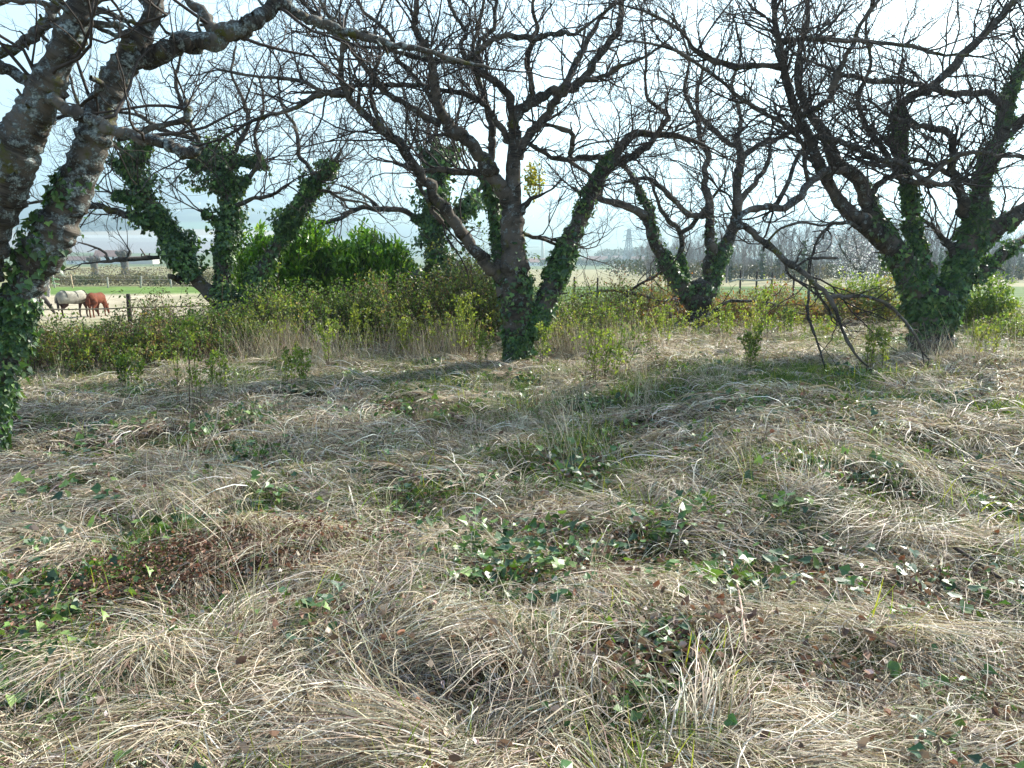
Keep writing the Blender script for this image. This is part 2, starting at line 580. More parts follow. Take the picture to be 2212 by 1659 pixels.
def house(px, pyb, Y, w, d, h, rh, rz, wm, rm, label, chimney=True, name='house', cat='house', nw=3):
    p = at(px, pyb, Y)
    e = empty(name, (p.x, Y, h1(p.x, Y) - .2), rz, label, cat)
    m = MB(); m.box((-w / 2, -d / 2, 0), (w / 2, d / 2, h))
    m.add([(-w / 2, -d / 2, h), (w / 2, -d / 2, h), (-w / 2, d / 2, h), (w / 2, d / 2, h), (-w / 2, 0, h + rh), (w / 2, 0, h + rh)],
          [(0, 4, 2), (1, 3, 5)])
    m.build('wall', wm, e)
    m = MB(); o = .5
    for s in (-1, 1):
        a0 = (-w / 2 - o, s * (d / 2 + o), h - o * rh / (d / 2) + .02); a1 = (w / 2 + o, s * (d / 2 + o), h - o * rh / (d / 2) + .02)
        b0 = (-w / 2 - o, 0, h + rh + .05); b1 = (w / 2 + o, 0, h + rh + .05)
        up = lambda q: (q[0], q[1], q[2] + .25)
        m.add([a0, a1, b1, b0, up(a0), up(a1), up(b1), up(b0)], [(0, 1, 2, 3), (4, 7, 6, 5), (0, 4, 5, 1), (3, 2, 6, 7), (0, 3, 7, 4), (1, 5, 6, 2)])
    rf = m.build('roof', rm, e)
    if chimney:
        MB().box((w * .2, -.4, h + rh * .6), (w * .2 + .8, .4, h + rh + 1.3)).build('chimney', wm, rf)
    for i in range(nw):
        x = -w / 2 + (i + .5) * w / nw
        for z in ([1.0] if h < 4.5 else [1.0, 3.9]):
            MB().box((x - .6, -d / 2 - .05, z), (x + .6, -d / 2 + .05, z + 1.4)).build('window', GLASS, e)
    return e


house(241, 573, 560, 19, 10, 5.2, 4.0, .25, WALLW, ROOFR, 'long barn with a rusty red roof and white gable beyond the stump meadow', False, 'barn', 'barn', 4)
house(310, 572, 540, 20, 9, 3.4, 1.8, -.15, WALLP, ROOFB, 'low open shed with a flat grey roof right of the red roofed barn', False, 'shed', 'shed', 0)
house(176, 572, 520, 15, 9, 2.8, 2.4, .1, WALLW, ROOFB, 'low white farm shed with brown roof left of the red roofed barn', False, 'shed', 'shed', 2)
hs = [(1160, 577, 620, 13, 9, 3, 2.6, .2, WALLW, ROOFR, 'white gabled bungalow with red roof seen between the two central trunks'),
      (1192, 576, 700, 12, 9, 3, 2.4, -.3, WALLP, ROOFB, 'low beige house with brown roof right behind the leaning ivy limb'),
      (1232, 574, 760, 15, 9, 5, 2.6, .1, WALLP, ROOFB, 'two storey beige house with brown roof left of the town centre'),
      (1262, 575, 690, 14, 9, 3.2, 2.4, -.2, WALLW, ROOFR, 'white low house with orange red roof left of the long red roof'),
      (1290, 575, 720, 18, 10, 4, 3.4, .05, WALLW, ROOFR, 'long house with broad red roof facing the pasture left of the pylon'),
      (1308, 573, 830, 13, 10, 6, 3.4, -.35, WALLW, ROOFR, 'tall white house with chimney rising behind the broad red roof'),
      (1335, 573, 800, 13, 9, 5, 2.8, .3, WALLP, ROOFB, 'pale house with brown roof close left of the pylon foot'),
      (1378, 574, 700, 11, 9, 4.6, 2.6, -.1, WALLW, ROOFR, 'white gable end house with red roof right of the pylon'),
      (1215, 572, 900, 16, 9, 4, 2.6, .25, WALLW, ROOFB, 'distant white house with grey brown roof behind the town'),
      (1350, 571, 940, 14, 9, 5, 3.0, -.25, WALLP, ROOFR, 'distant beige house with red roof half hidden behind the pylon')]
for h_ in hs:
    house(*h_[:10], h_[10])
# factory chimney in the haze
p = at(1172, 575, 900)
tag(MB().tube([(p.x, 900, h1(p.x, 900) - 1), (p.x, 900, h1(p.x, 900) + 16), (p.x, 900, h1(p.x, 900) + 27)], [1.9, 1.7, 1.5], 10).build('chimney_stack', WALLP, smooth_=True),
    'pale pink chimney stack in the haze between the two central trunks', 'chimney')

# tiny farmhouses far up the hillside
far0 = None
for i in range(34):
    Y = R.uniform(2900, 4700); a = R.uniform(-.62, .12)
    X = a * Y; z = h1(X, Y)
    w, d, hh = 16, 10, 7
    m = MB(); m.box((-w / 2, -d / 2, -3), (w / 2, d / 2, hh))
    m.add([(-w / 2, -d / 2, hh), (w / 2, -d / 2, hh), (-w / 2, d / 2, hh), (w / 2, d / 2, hh), (-w / 2, 0, hh + 4), (w / 2, 0, hh + 4)], [(0, 1, 5, 4), (3, 2, 4, 5), (0, 4, 2), (1, 3, 5)])
    if far0 is None:
        far0 = m.build('farmhouse', WALLW)
        o = far0
    else:
        o = far0.copy(); COL.objects.link(o)
    o.location = (X, Y, z); o.rotation_euler.z = R.uniform(-.8, .8)
    tag(o, 'tiny white house dotted on the blue hazy hillside across the valley', 'house', 'tiny white houses on the far hillside')

# pylon
PY = 735
p = at(1357, 575, PY); gz_ = h1(p.x, PY)
e = empty('electricity_pylon', (p.x, PY, gz_), .35, 'grey lattice electricity pylon standing among the town roofs', 'pylon')
m = MB()
hp = 34.5
def pw(z): return 3.6 * (1 - z / hp) ** 1.0 + .55 if z < 20 else 3.6 * (1 - 20 / hp) + .55 - (z - 20) * .09
zs = [0, 5, 9.5, 13.5, 17, 20, 22.5, 25, 27.5, 30, 32.5]
for s in ((-1, -1), (1, -1), (1, 1), (-1, 1)):
    for z0, z1 in zip(zs[:-1], zs[1:]):
        m.bar((s[0] * pw(z0), s[1] * pw(z0), z0), (s[0] * pw(z1), s[1] * pw(z1), z1), .45)
m.build('tower_leg', STEEL, e)
m = MB()
cs = ((-1, -1), (1, -1), (1, 1), (-1, 1))
for z0, z1 in zip(zs[:-1], zs[1:]):
    for i in range(4):
        s, t = cs[i], cs[(i + 1) % 4]
        m.bar((s[0] * pw(z0), s[1] * pw(z0), z0), (t[0] * pw(z1), t[1] * pw(z1), z1), .26)
        m.bar((t[0] * pw(z0), t[1] * pw(z0), z0), (s[0] * pw(z1), s[1] * pw(z1), z1), .26)
        m.bar((s[0] * pw(z1), s[1] * pw(z1), z1), (t[0] * pw(z1), t[1] * pw(z1), z1), .26)
m.build('lattice_brace', STEEL, e)
for z, w in ((21.5, 6.5), (26, 5.6), (30.5, 4.6)):
    m = MB()
    for s in (-1, 1):
        m.bar((0, 0, z + 1.6), (s * w, 0, z), .35); m.bar((0, 0, z), (s * w, 0, z), .35)
        m.bar((s * w, 0, z), (s * w, 0, z - 1.8), .25)
    m.build('cross_arm', STEEL, e)

# ------------------------------------------------------------------ twig growth engine
UP = np.array((0, 0, 1.0))


def grow_path(start, d, L, k, wig, trop, rng, n):
    """n paths of k points. start (n,3), d (n,3), L (n,)"""
    P = np.zeros((n, k, 3)); P[:, 0] = start
    st = (L / (k - 1))[:, None]
    cur = d / (np.linalg.norm(d, axis=1, keepdims=True) + 1e-9)
    for i in range(1, k):
        P[:, i] = P[:, i - 1] + cur * st
        cur = cur + rng.normal(0, wig, (n, 3)) + UP * trop
        cur /= np.linalg.norm(cur, axis=1, keepdims=True) + 1e-9
    return P


def children_of(P, Rd, per_m, rng, tmin=.15, ang=(.6, 1.25), up=.35, rmul=(.4, .65)):
    """pick side shoots along paths P (n,k,3): returns start, direction, local radius, parent index"""
    n, k, _ = P.shape
    L = np.linalg.norm(np.diff(P, axis=1), axis=2).sum(1)
    cnt = rng.poisson(np.maximum(L * per_m, .01))
    idx = np.repeat(np.arange(n), cnt)
    if len(idx) == 0: return np.zeros((0, 3)), np.zeros((0, 3)), np.zeros(0), idx
    t = rng.uniform(tmin, 1.0, len(idx)) * (k - 1)
    i0 = np.minimum(t.astype(int), k - 2); f = (t - i0)[:, None]
    A = P[idx, i0]; B = P[idx, i0 + 1]
    s = A * (1 - f) + B * f
    tg = B - A; tg /= np.linalg.norm(tg, axis=1, keepdims=True) + 1e-9
    rl = Rd[idx, i0] * (1 - f[:, 0]) + Rd[idx, i0 + 1] * f[:, 0]
    rv = unit(len(idx), rng) + UP * up
    rv = rv - (rv * tg).sum(1, keepdims=True) * tg
    rv /= np.linalg.norm(rv, axis=1, keepdims=True) + 1e-9
    an = rng.uniform(ang[0], ang[1], len(idx))[:, None]
    d = tg * np.cos(an) + rv * np.sin(an)
    return s, d, rl, idx


def taper(r0, r1, k, pw_=1.0):
    t = np.linspace(0, 1, k)[None]
    return r0[:, None] * (1 - t ** pw_) + r1[:, None] * t ** pw_


def ivy_on(acc, P, Rd, t0, t1, per_m, fluff, size, rng, side=None, cols=None):
    """ivy leaves over a tube path P (k,3) between fractions t0 and t1"""
    seg = np.linalg.norm(np.diff(P, axis=0), axis=1); Lc = np.concatenate([[0], np.cumsum(seg)]); L = Lc[-1]
    n = int(per_m * L * (t1 - t0))
    if n < 1: return
    t = rng.uniform(t0, t1, n)
    cl = fbm(t * L * 3.0, np.zeros(n), rng.integers(99), 2)
    keep = rng.random(n) < np.clip((cl - .3) * 3.6, .12, 1)
    if t1 < .9: keep &= rng.random(n) < np.clip((t1 - t) / (.22 * (t1 - t0)), .0, 1) ** .7
    t = t[keep]; n = len(t)
    if n < 1: return
    x = np.interp(t * L, Lc, P[:, 0]); y = np.interp(t * L, Lc, P[:, 1]); z = np.interp(t * L, Lc, P[:, 2])
    rr = np.interp(t * L, Lc, Rd)
    e = .01
    x2 = np.interp(t * L + e, Lc, P[:, 0]); 
    i0 = np.clip(np.searchsorted(Lc, t * L) - 1, 0, len(P) - 2)
    tg = P[i0 + 1] - P[i0]; tg /= np.linalg.norm(tg, axis=1, keepdims=True)
    rad = unit(n, rng)
    if side is not None: rad = rad + np.array(side)
    rad = rad - (rad * tg).sum(1, keepdims=True) * tg
    rad /= np.linalg.norm(rad, axis=1, keepdims=True) + 1e-9
    lump = fbm(t * L * 2.2 + 3, np.arctan2(rad[:, 1], rad[:, 0]) * .8, 5, 2)
    off = rr * .98 + fluff * (rng.random(n) ** 1.3) * (.25 + 7.0 * np.maximum(lump - .3, 0) ** 1.6)
    pos = np.stack([x, y, z], -1) + rad * off[:, None]
    N = rad + rng.normal(0, .35, (n, 3)) + UP * .25
    D = -UP * .8 + rng.normal(0, .55, (n, 3)) + rad * .35
    S = size * rng.uniform(.45, 1.3, n)
    C = pal(n, cols or [(.065, .13, .04), (.10, .19, .05), (.05, .10, .045), (.18, .27, .07)], None if cols else (4, 3, 3, 1), .22, rng)
    V, T, Cc = leaves(pos, D, N, S, C, IVY, .1, rng)
    acc.add(V, None, T, None, Cc)


def catmull(pts, n):
    pts = np.asarray(pts, float)
    p = np.vstack([2 * pts[0] - pts[1], pts, 2 * pts[-1] - pts[-2]])
    out = []
    m = len(pts) - 1
    for j in np.linspace(0, m - 1e-6, n):
        i = int(j); t = j - i
        a, b, c, d = p[i], p[i + 1], p[i + 2], p[i + 3]
        out.append(.5 * ((2 * b) + (c - a) * t + (2 * a - 5 * b + 4 * c - d) * t * t + (3 * b - a - 3 * c + d) * t ** 3))
    return np.array(out)


def build_tree(name, label, limbs, seed, base_Y, bark=BARK, twigbark=TWIG, dens=1.0, ivysize=.055, cat='tree', group=None, maxlen=1.0, top_fill=None, up=.35, twr=.0023, rs=1.0):
    """limbs: list of dicts pts [(px,py,rpx)..], par index, dY, ivy [(t0,t1,perm,fluff)], br density of side branches"""
    rng = np.random.default_rng(seed)
    done = []
    for L in limbs:
        px = np.array(L['pts'], float)
        seglen = np.concatenate([[0], np.cumsum(np.hypot(np.diff(px[:, 0]), np.diff(px[:, 1])))])
        f = seglen / seglen[-1]
        if L.get('par') is None:
            Y0 = base_Y
        else:
            pp = done[L['par']]
            q = pp['fine']; dd = np.hypot(q[:, 0] - px[0, 0], q[:, 1] - px[0, 1]); Y0 = q[np.argmin(dd), 3]
        Yv = Y0 + L.get('dY', 0) * f ** 1.1
        n = max(6, int(seglen[-1] / 14) + 2)
        fine = catmull(np.column_stack([px, Yv]), n)
        fine[:, 2] = np.maximum(fine[:, 2], 1.0)
        W = np.array([tuple(at(x, y, Yy)) for x, y, r, Yy in fine])
        cxx = (fine[:, 0] - 1106) / FPX; czz = (829.5 - fine[:, 1]) / FPX
        rad = fine[:, 2] * rs / FPX * fine[:, 3] / (CP + czz * SP) / np.sqrt(1 + .8 * (cxx ** 2 + czz ** 2))
        done.append(dict(fine=fine, W=W, rad=rad, spec=L))
    w0 = done[0]['W'][0]
    root = empty(name, (float(w0[0]), float(w0[1]), h1(w0[0], w0[1])), 0, label, cat, group)
    org = np.array(root.location)
    ivy = Acc()
    A_P = []; A_R = []; spur = Acc()
    for i, d in enumerate(done):
        L = d['spec']
        W = d['W'].copy(); rad = d['rad']
        if rad.max() < .12:
            W[1:-1] += rng.normal(0, 1, (len(W) - 2, 3)) * (rad[1:-1, None] * .28)
        if i == 0:  # root flare
            W = np.vstack([W[0] - np.array((0, 0, .25)), W]); rad = np.concatenate([[rad[0] * 1.25], rad])
            rad[1] *= 1.05
        big = rad.max() > .045
        ns = 14 if big else 8
        if big:
            W = catmull(W, len(W) * 2); rad = np.interp(np.linspace(0, 1, len(W)), np.linspace(0, 1, len(rad)), rad)
        k = len(W)
        th = np.arange(ns) / ns * 2 * PI
        s_ = np.arange(k)[:, None] * (.35 if big else .6)
        wob = 1 + .16 * (fbm(s_ + np.cos(th) * 1.2 + i * 7, np.sin(th) * 1.2 + 5 + 0 * s_, seed) - .5) * 2 + .09 * (fbm(s_ * 3 + i, 2.5 * np.cos(th) + 9 + 0 * s_, seed + 5) - .5) * 2
        rad2 = rad * (1 + .20 * (fbm(np.arange(k) * .7, np.full(k, i * 3.1), seed + 2) - .5) * 2) * (1 + (.35 if not big else .16) * (rng.random(k) < .09))
        V, Q, B, _ = tubes((W - org)[None], rad2[None], ns, wob[None])
        # closed rounded end
        tipc = W[-1] - org + (W[-1] - W[-2]) / (np.linalg.norm(W[-1] - W[-2]) + 1e-9) * rad2[-1] * .5
        V = np.vstack([V, tipc]); B = np.vstack([B, B[-1]])
        last = (k - 1) * ns
        T = [(last + j, last + (j + 1) % ns, len(V) - 1) for j in range(ns)]
        me = mesh_np('trunk' if i == 0 else 'limb', V, Q, np.array(T), ('bc', B), None, True, L.get('mat', bark))
        link('trunk' if i == 0 else 'limb', me, root)
        for iv in L.get('ivy', ()):
            ivy_on(ivy, W - org, rad2, iv[0], iv[1], iv[2] * 1.25, iv[3], ivysize, rng, iv[4] if len(iv) > 4 else None)
        # first order side branches
        br = L.get('br', 1.0) * dens
        if br > 0:
            s, dr, rl, _ = children_of((W - org)[None], rad2[None], 2.3 * br, rng, L.get('t0', .18), (.5, 1.2), up)
            if len(s):
                A_P.append(s + dr * 0); A_R.append(np.stack([rl, np.zeros(len(rl))], -1)); d['ch'] = (s, dr, rl)
        # short spurs and broken stubs
        if br > 0:
            s_s, d_s, r_s, _ = children_of((W - org)[None], rad2[None], 5.5 * min(br, 1.3), rng, .1, (.7, 1.4), .2)
            if len(s_s):
                n_s = len(s_s)
                P_s = grow_path(s_s, d_s, rng.uniform(.03, .17, n_s) + r_s, 4, .35, .05, rng, n_s)
                V, Q, B, _ = tubes(P_s, taper(np.clip(r_s * .5, .005, .016), np.clip(r_s * .3, .004, .010), 4), 5)
                spur.add(V, Q, None, B)
    SS = [d['ch'] for d in done if 'ch' in d]
    tips = [(d['W'][-1] - org, d['W'][-1] - d['W'][-2], d['rad'][-1]) for d in done if not d['spec'].get('stub')]
    if tips:
        a = np.array([t[0] for t in tips]); b_ = np.array([t[1] for t in tips]); b_ /= np.linalg.norm(b_, axis=1, keepdims=True); r_ = np.array([t[2] for t in tips])
        SS.append((np.repeat(a, 2, 0), np.repeat(b_, 2, 0) + rng.normal(0, .28, (len(a) * 2, 3)), np.repeat(r_ * 1.6, 2)))
    if SS:
        s = np.concatenate([q[0] for q in SS]); dr = np.concatenate([q[1] for q in SS]); rl = np.concatenate([q[2] for q in SS])
        n = len(s)
        r0 = np.minimum(rl * rng.uniform(.3, .55, n), .015)
        r0 = np.maximum(r0, .0045)
        Ln = np.clip(r0 * rng.uniform(70, 130, n), .35, 2.3) * maxlen
        k = 9
        P = grow_path(s, dr, Ln, k, .25, .07, rng, n)
        Rr = taper(r0, np.full(n, .0036), k)
        if n > 300:
            ordr = np.argsort(-Ln)
        else:
            ordr = np.arange(n)
        rest = Acc()
        for j_, j in enumerate(ordr):
            V, Q, B, _ = tubes(P[j:j + 1], Rr[j:j + 1], 5)
            if j_ < 250:
                link('branch', mesh_np('branch', V, Q, None, ('bc', B), None, True, twigbark), root)
            else:
                rest.add(V, Q, None, B)
        # B
        s2, d2, rl2, _ = children_of(P, Rr, 3.3 * min(dens, 1.5), rng, .12, (.5, 1.15), .25)
        n2 = len(s2)
        r2 = np.clip(rl2 * rng.uniform(.45, .75, n2), .0036, .009)
        L2 = rng.uniform(.25, .85, n2) * np.clip(r2 / .006, .7, 1.3) * maxlen
        P2 = grow_path(s2, d2, L2, 6, .28, .09, rng, n2)
        R2 = taper(r2, np.full(n2, twr * .8), 6)
        V, Q, B, _ = tubes(P2, R2, 4); rest.add(V, Q, None, B)
        # C
        s3, d3, rl3, _ = children_of(P2, R2, 6.2 * min(dens, 1.5), rng, .1, (.5, 1.1), .2)
        n3 = len(s3)
        P3 = grow_path(s3, d3, rng.uniform(.08, .42, n3) * maxlen, 4, .2, .08, rng, n3)
        R3 = taper(np.full(n3, twr), np.full(n3, twr * .55), 4)
        V, Q, B, _ = tubes(P3, R3, 3); rest.add(V, Q, None, B)
        link('twigs', rest.mesh('twigs', twigbark), root, kind='stuff')
    if spur.n:
        link('spurs', spur.mesh('spurs', bark), root, kind='stuff')
    if ivy.n:
        link('ivy', ivy.mesh('ivy', IVYM, False), root, kind='stuff')
    return root, done

# ================================================================== TREES (orchard)
def LB(pts, par=None, dY=0, ivy=(), br=1.0, **k):
    return dict(pts=pts, par=par, dY=dY, ivy=ivy, br=br, **k)


# --- left foreground tree
T1 = [
    LB([(-70, 1060, 66), (-45, 980, 54), (-22, 900, 46), (-4, 810, 42), (14, 740, 42), (42, 655, 44), (76, 580, 48), (112, 510, 53), (145, 445, 47), (184, 350, 44), (213, 265, 42), (240, 190, 38), (276, 125, 36), (308, 75, 27), (332, 25, 22), (338, -40, 20), (330, -130, 17)],
       None, .3, [(.04, .40, 2500, .05, (.35, -.6, 0)), (.36, .62, 420, .05, (-.8, -.5, 0))], .30, mat=BARK_L, t0=.6),
    LB([(-22, 900, 42), (-70, 780, 56), (-80, 660, 62), (-45, 540, 66), (-8, 430, 64), (26, 345, 62), (58, 275, 56), (90, 215, 46), (122, 140, 41), (158, 60, 38), (188, -20, 35), (215, -120, 30)],
       0, -.5, [(.1, .3, 500, .03, (.6, -.6, 0))], .35, mat=BARK_L, t0=.6),
    LB([(282, 128, 30), (337, 117, 27), (390, 100, 25), (439, 86, 25), (490, 72, 22), (530, 52, 22), (572, 28, 19), (600, -2, 17), (640, -45, 14), (700, -90, 12)], 0, .5, (), 1.0, mat=BARK_L, t0=.3),
    LB([(588, 8, 15), (642, 29, 13), (686, 46, 12), (730, 64, 11), (789, 80, 10), (850, 97, 8), (905, 105, 7), (980, 128, 5), (1060, 148, 3)], 2, .7, (), 1.1, mat=BARK_L),
    LB([(-85, 640, 34), (-135, 480, 30), (-150, 300, 26), (-110, 165, 20), (-55, 122, 18), (0, 142, 16), (73, 187, 17), (130, 226, 16), (175, 247, 15), (220, 270, 15), (262, 285, 13), (300, 297, 13), (360, 312, 13), (400, 328, 14), (428, 332, 13)], 1, -.45, (), .35, stub=1, t0=.5, mat=BARK_L),
    LB([(-150, 290, 20), (-100, 190, 17), (-40, 130, 15), (0, 118, 13), (40, 98, 14), (80, 70, 14), (110, 40, 14), (125, -5, 13), (140, -90, 11)], 4, .1, (), .7, mat=BARK_L, t0=.4),
    LB([(70, 74, 9), (97, 46, 9), (150, 48, 9), (205, 53, 9), (266, 56, 9)], 5, .1, (), .3, stub=1, mat=BARK_L),
    LB([(-60, 20, 9), (17, 3, 8), (60, 2, 8), (117, 9, 8), (180, 18, 8), (228, 25, 8), (262, 42, 7), (293, 52, 6)], None, 0, (), .5, mat=BARK_L),
    LB([(320, 45, 9), (300, 60, 8), (278, 72, 8), (255, 78, 7), (232, 70, 6), (210, 60, 5)], 0, -.2, (), .6, mat=BARK_L),
    LB([(333, 22, 15), (318, 8, 13), (290, -8, 12), (250, -30, 11)], 0, .1, (), .4, mat=BARK_L),
    LB([(465, 66, 15), (448, 45, 13), (433, 26, 12), (407, 0, 12), (380, -40, 10)], 2, .1, (), .6, mat=BARK_L),
    LB([(252, 298, 10), (290, 290, 8), (325, 280, 8), (360, 268, 7), (392, 261, 8), (404, 245, 8), (400, 228, 7), (403, 214, 5)], 0, .2, (), .9, stub=1),
    LB([(196, 168, 8), (222, 184, 7), (206, 205, 6)], 1, .2, (), .5),
]
root1, _ = build_tree('cherry_tree', 'huge lichened tree leaning in from the left edge with pale bark and ivy foot', T1, 11, 6.1, BARK_L, TWIG, .85, .054, maxlen=.9, rs=.94)

# --- central tree
T3 = [
    LB([(1122, 786, 40), (1118, 745, 36), (1117, 700, 38), (1114, 640, 42), (1111, 590, 40), (1108, 540, 32), (1106, 480, 28), (1107, 430, 25), (1109, 350, 18), (1112, 290, 17), (1106, 262, 16)], None, 0,
       [(.02, .42, 2300, .06), (.35, .62, 500, .05, (.9, -.2, 0))], .3, t0=.7),
    # 1 right leaning ivy limb
    LB([(1142, 722, 22), (1165, 680, 28), (1186, 635, 29), (1203, 590, 29), (1222, 540, 24), (1240, 500, 23), (1262, 455, 21), (1285, 400, 20), (1314, 351, 17), (1340, 318, 14), (1373, 289, 12), (1415, 291, 9), (1461, 293, 8), (1519, 312, 5)], 0, 1.2,
       [(.0, .46, 1900, .055), (.44, .66, 700, .03, (-.9, 0, 0))], .9, t0=.5),
    LB([(1322, 350, 13), (1345, 348, 12), (1396, 316, 9), (1431, 272, 8), (1443, 255, 7), (1402, 214, 5), (1393, 176, 4), (1396, 117, 4), (1390, 60, 3)], 1, .6, (), 1.2),
    LB([(1308, 340, 8), (1268, 337, 8), (1236, 343, 7), (1234, 320, 7), (1235, 287, 7), (1191, 272, 5), (1150, 262, 3)], 1, -.5, (), 1.0),
    # 4 long left limb from low fork
    LB([(1088, 612, 17), (1062, 580, 17), (1030, 540, 16), (998, 500, 16), (962, 455, 15), (930, 408, 15), (906, 375, 14), (862, 316, 14), (833, 281, 12), (789, 249, 11), (754, 205, 10), (736, 164, 8), (739, 117, 7), (742, 73, 6), (715, 40, 5), (690, 0, 5)], 0, -1.8, (), 1.3, t0=.35),
    LB([(758, 208, 8), (728, 203, 8), (698, 202, 7), (655, 222, 7), (607, 243, 6), (540, 264, 5), (480, 300, 4)], 4, -.4, (), 1.3),
    LB([(698, 202, 7), (677, 187, 6), (642, 173, 6), (590, 166, 5), (540, 164, 4), (470, 150, 3)], 5, .3, (), 1.2),
    # 7 main left-up limb
    LB([(1104, 448, 20), (1082, 395, 20), (1052, 357, 19), (1009, 305, 19), (970, 278, 18), (950, 234, 14), (938, 176, 13), (935, 140, 11), (918, 100, 9), (897, 67, 9), (895, 30, 8), (906, -30, 7)], 0, -.8, (), 1.2, t0=.3),
    LB([(952, 270, 10), (906, 243, 9), (862, 217, 8), (821, 187, 8), (785, 140, 7), (748, 95, 7), (705, 60, 6), (660, 10, 5), (620, -30, 4)], 7, -.9, (), 1.3),
    # 9 crown right
    LB([(1105, 265, 14), (1125, 240, 14), (1144, 223, 14), (1170, 212, 13), (1197, 199, 13), (1228, 190, 13), (1256, 173, 12), (1278, 142, 11), (1300, 111, 10), (1322, 85, 9), (1338, 55, 9), (1340, 0, 8), (1335, -60, 6)], 0, .5, (), 1.4),
    LB([(1122, 345, 12), (1133, 305, 12), (1177, 258, 12), (1209, 205, 11), (1241, 141, 10), (1262, 103, 8), (1290, 50, 6), (1330, 0, 4)], 0, 1.4, (), 1.2),
    LB([(1109, 262, 12), (1096, 205, 11), (1075, 180, 10), (1052, 164, 10), (1009, 138, 9), (975, 130, 8), (944, 132, 7), (890, 120, 6), (830, 105, 5), (770, 100, 4)], 0, -.7, (), 1.3),
    LB([(1095, 310, 9), (1091, 293, 9), (1061, 243, 8), (1038, 217, 8), (979, 199, 7), (906, 187, 7), (840, 184, 6), (768, 185, 6), (716, 196, 5), (650, 200, 4)], 0, .8, (), 1.2),
    LB([(1009, 138, 8), (997, 97, 7), (1006, 70, 6), (985, 38, 6), (970, 0, 5), (975, -50, 4)], 11, 0, (), 1.2),
    LB([(1045, 160, 8), (1032, 97, 7), (1067, 59, 6), (1070, 20, 6), (1078, -40, 5)], 11, .4, (), 1.2),
    LB([(1005, 136, 8), (1030, 110, 8), (1076, 82, 8), (1138, 80, 9), (1180, 76, 8), (1220, 70, 7), (1244, 73, 5), (1291, 38, 4), (1330, 10, 3)], 11, -.5, (), 1.3),
    LB([(1124, 320, 7), (1144, 310, 6), (1177, 334, 6), (1226, 348, 6), (1279, 381, 4), (1300, 400, 3)], 0, .2, (), .9),
    LB([(1124, 462, 12), (1141, 436, 8), (1160, 425, 4), (1191, 410, 3), (1215, 385, 2)], 0, -.1, (), .9),
    LB([(1126, 502, 8), (1142, 511, 6), (1174, 517, 5), (1209, 531, 4)], 0, .5, (), .8),
    # 19 second stem left, ivied
    LB([(1092, 640, 22), (1082, 580, 19), (1076, 500, 17), (1062, 420, 16), (1045, 380, 14), (1020, 372, 10), (985, 372, 9), (950, 366, 8), (906, 369, 7), (850, 350, 5)], 0, 1.0, [(.05, .6, 900, .05)], .9, t0=.5),
    LB([(1048, 385, 12), (1062, 320, 11), (1060, 260, 10), (1040, 190, 8), (1020, 120, 6), (1035, 50, 5), (1050, -20, 4)], 19, .7, (), 1.2),
    LB([(906, 378, 6), (905, 400, 6), (925, 440, 7), (955, 480, 8)], 4, .3, (), .5),
    LB([(1144, 223, 9), (1150, 180, 8), (1138, 130, 7), (1160, 70, 6), (1150, 10, 5), (1165, -40, 4)], 9, -.5, (), 1.3),
    LB([(1256, 173, 7), (1300, 165, 6), (1350, 140, 5), (1400, 120, 4), (1450, 80, 3)], 9, -.8, (), 1.2),
    LB([(833, 281, 7), (810, 240, 6), (800, 180, 6), (820, 120, 5), (810, 60, 4), (830, 0, 3)], 4, .3, (), 1.2),
    LB([(950, 234, 8), (900, 170, 7), (860, 130, 6), (840, 70, 6), (790, 30, 5), (760, -20, 4)], 7, .4, (), 1.2),
]
root3, d3 = build_tree('cherry_tree', 'central spreading tree with ivy covered double trunk in the middle of the grass', T3, 33, 11.6, BARK, TWIG, 1.5, .062, rs=.80)

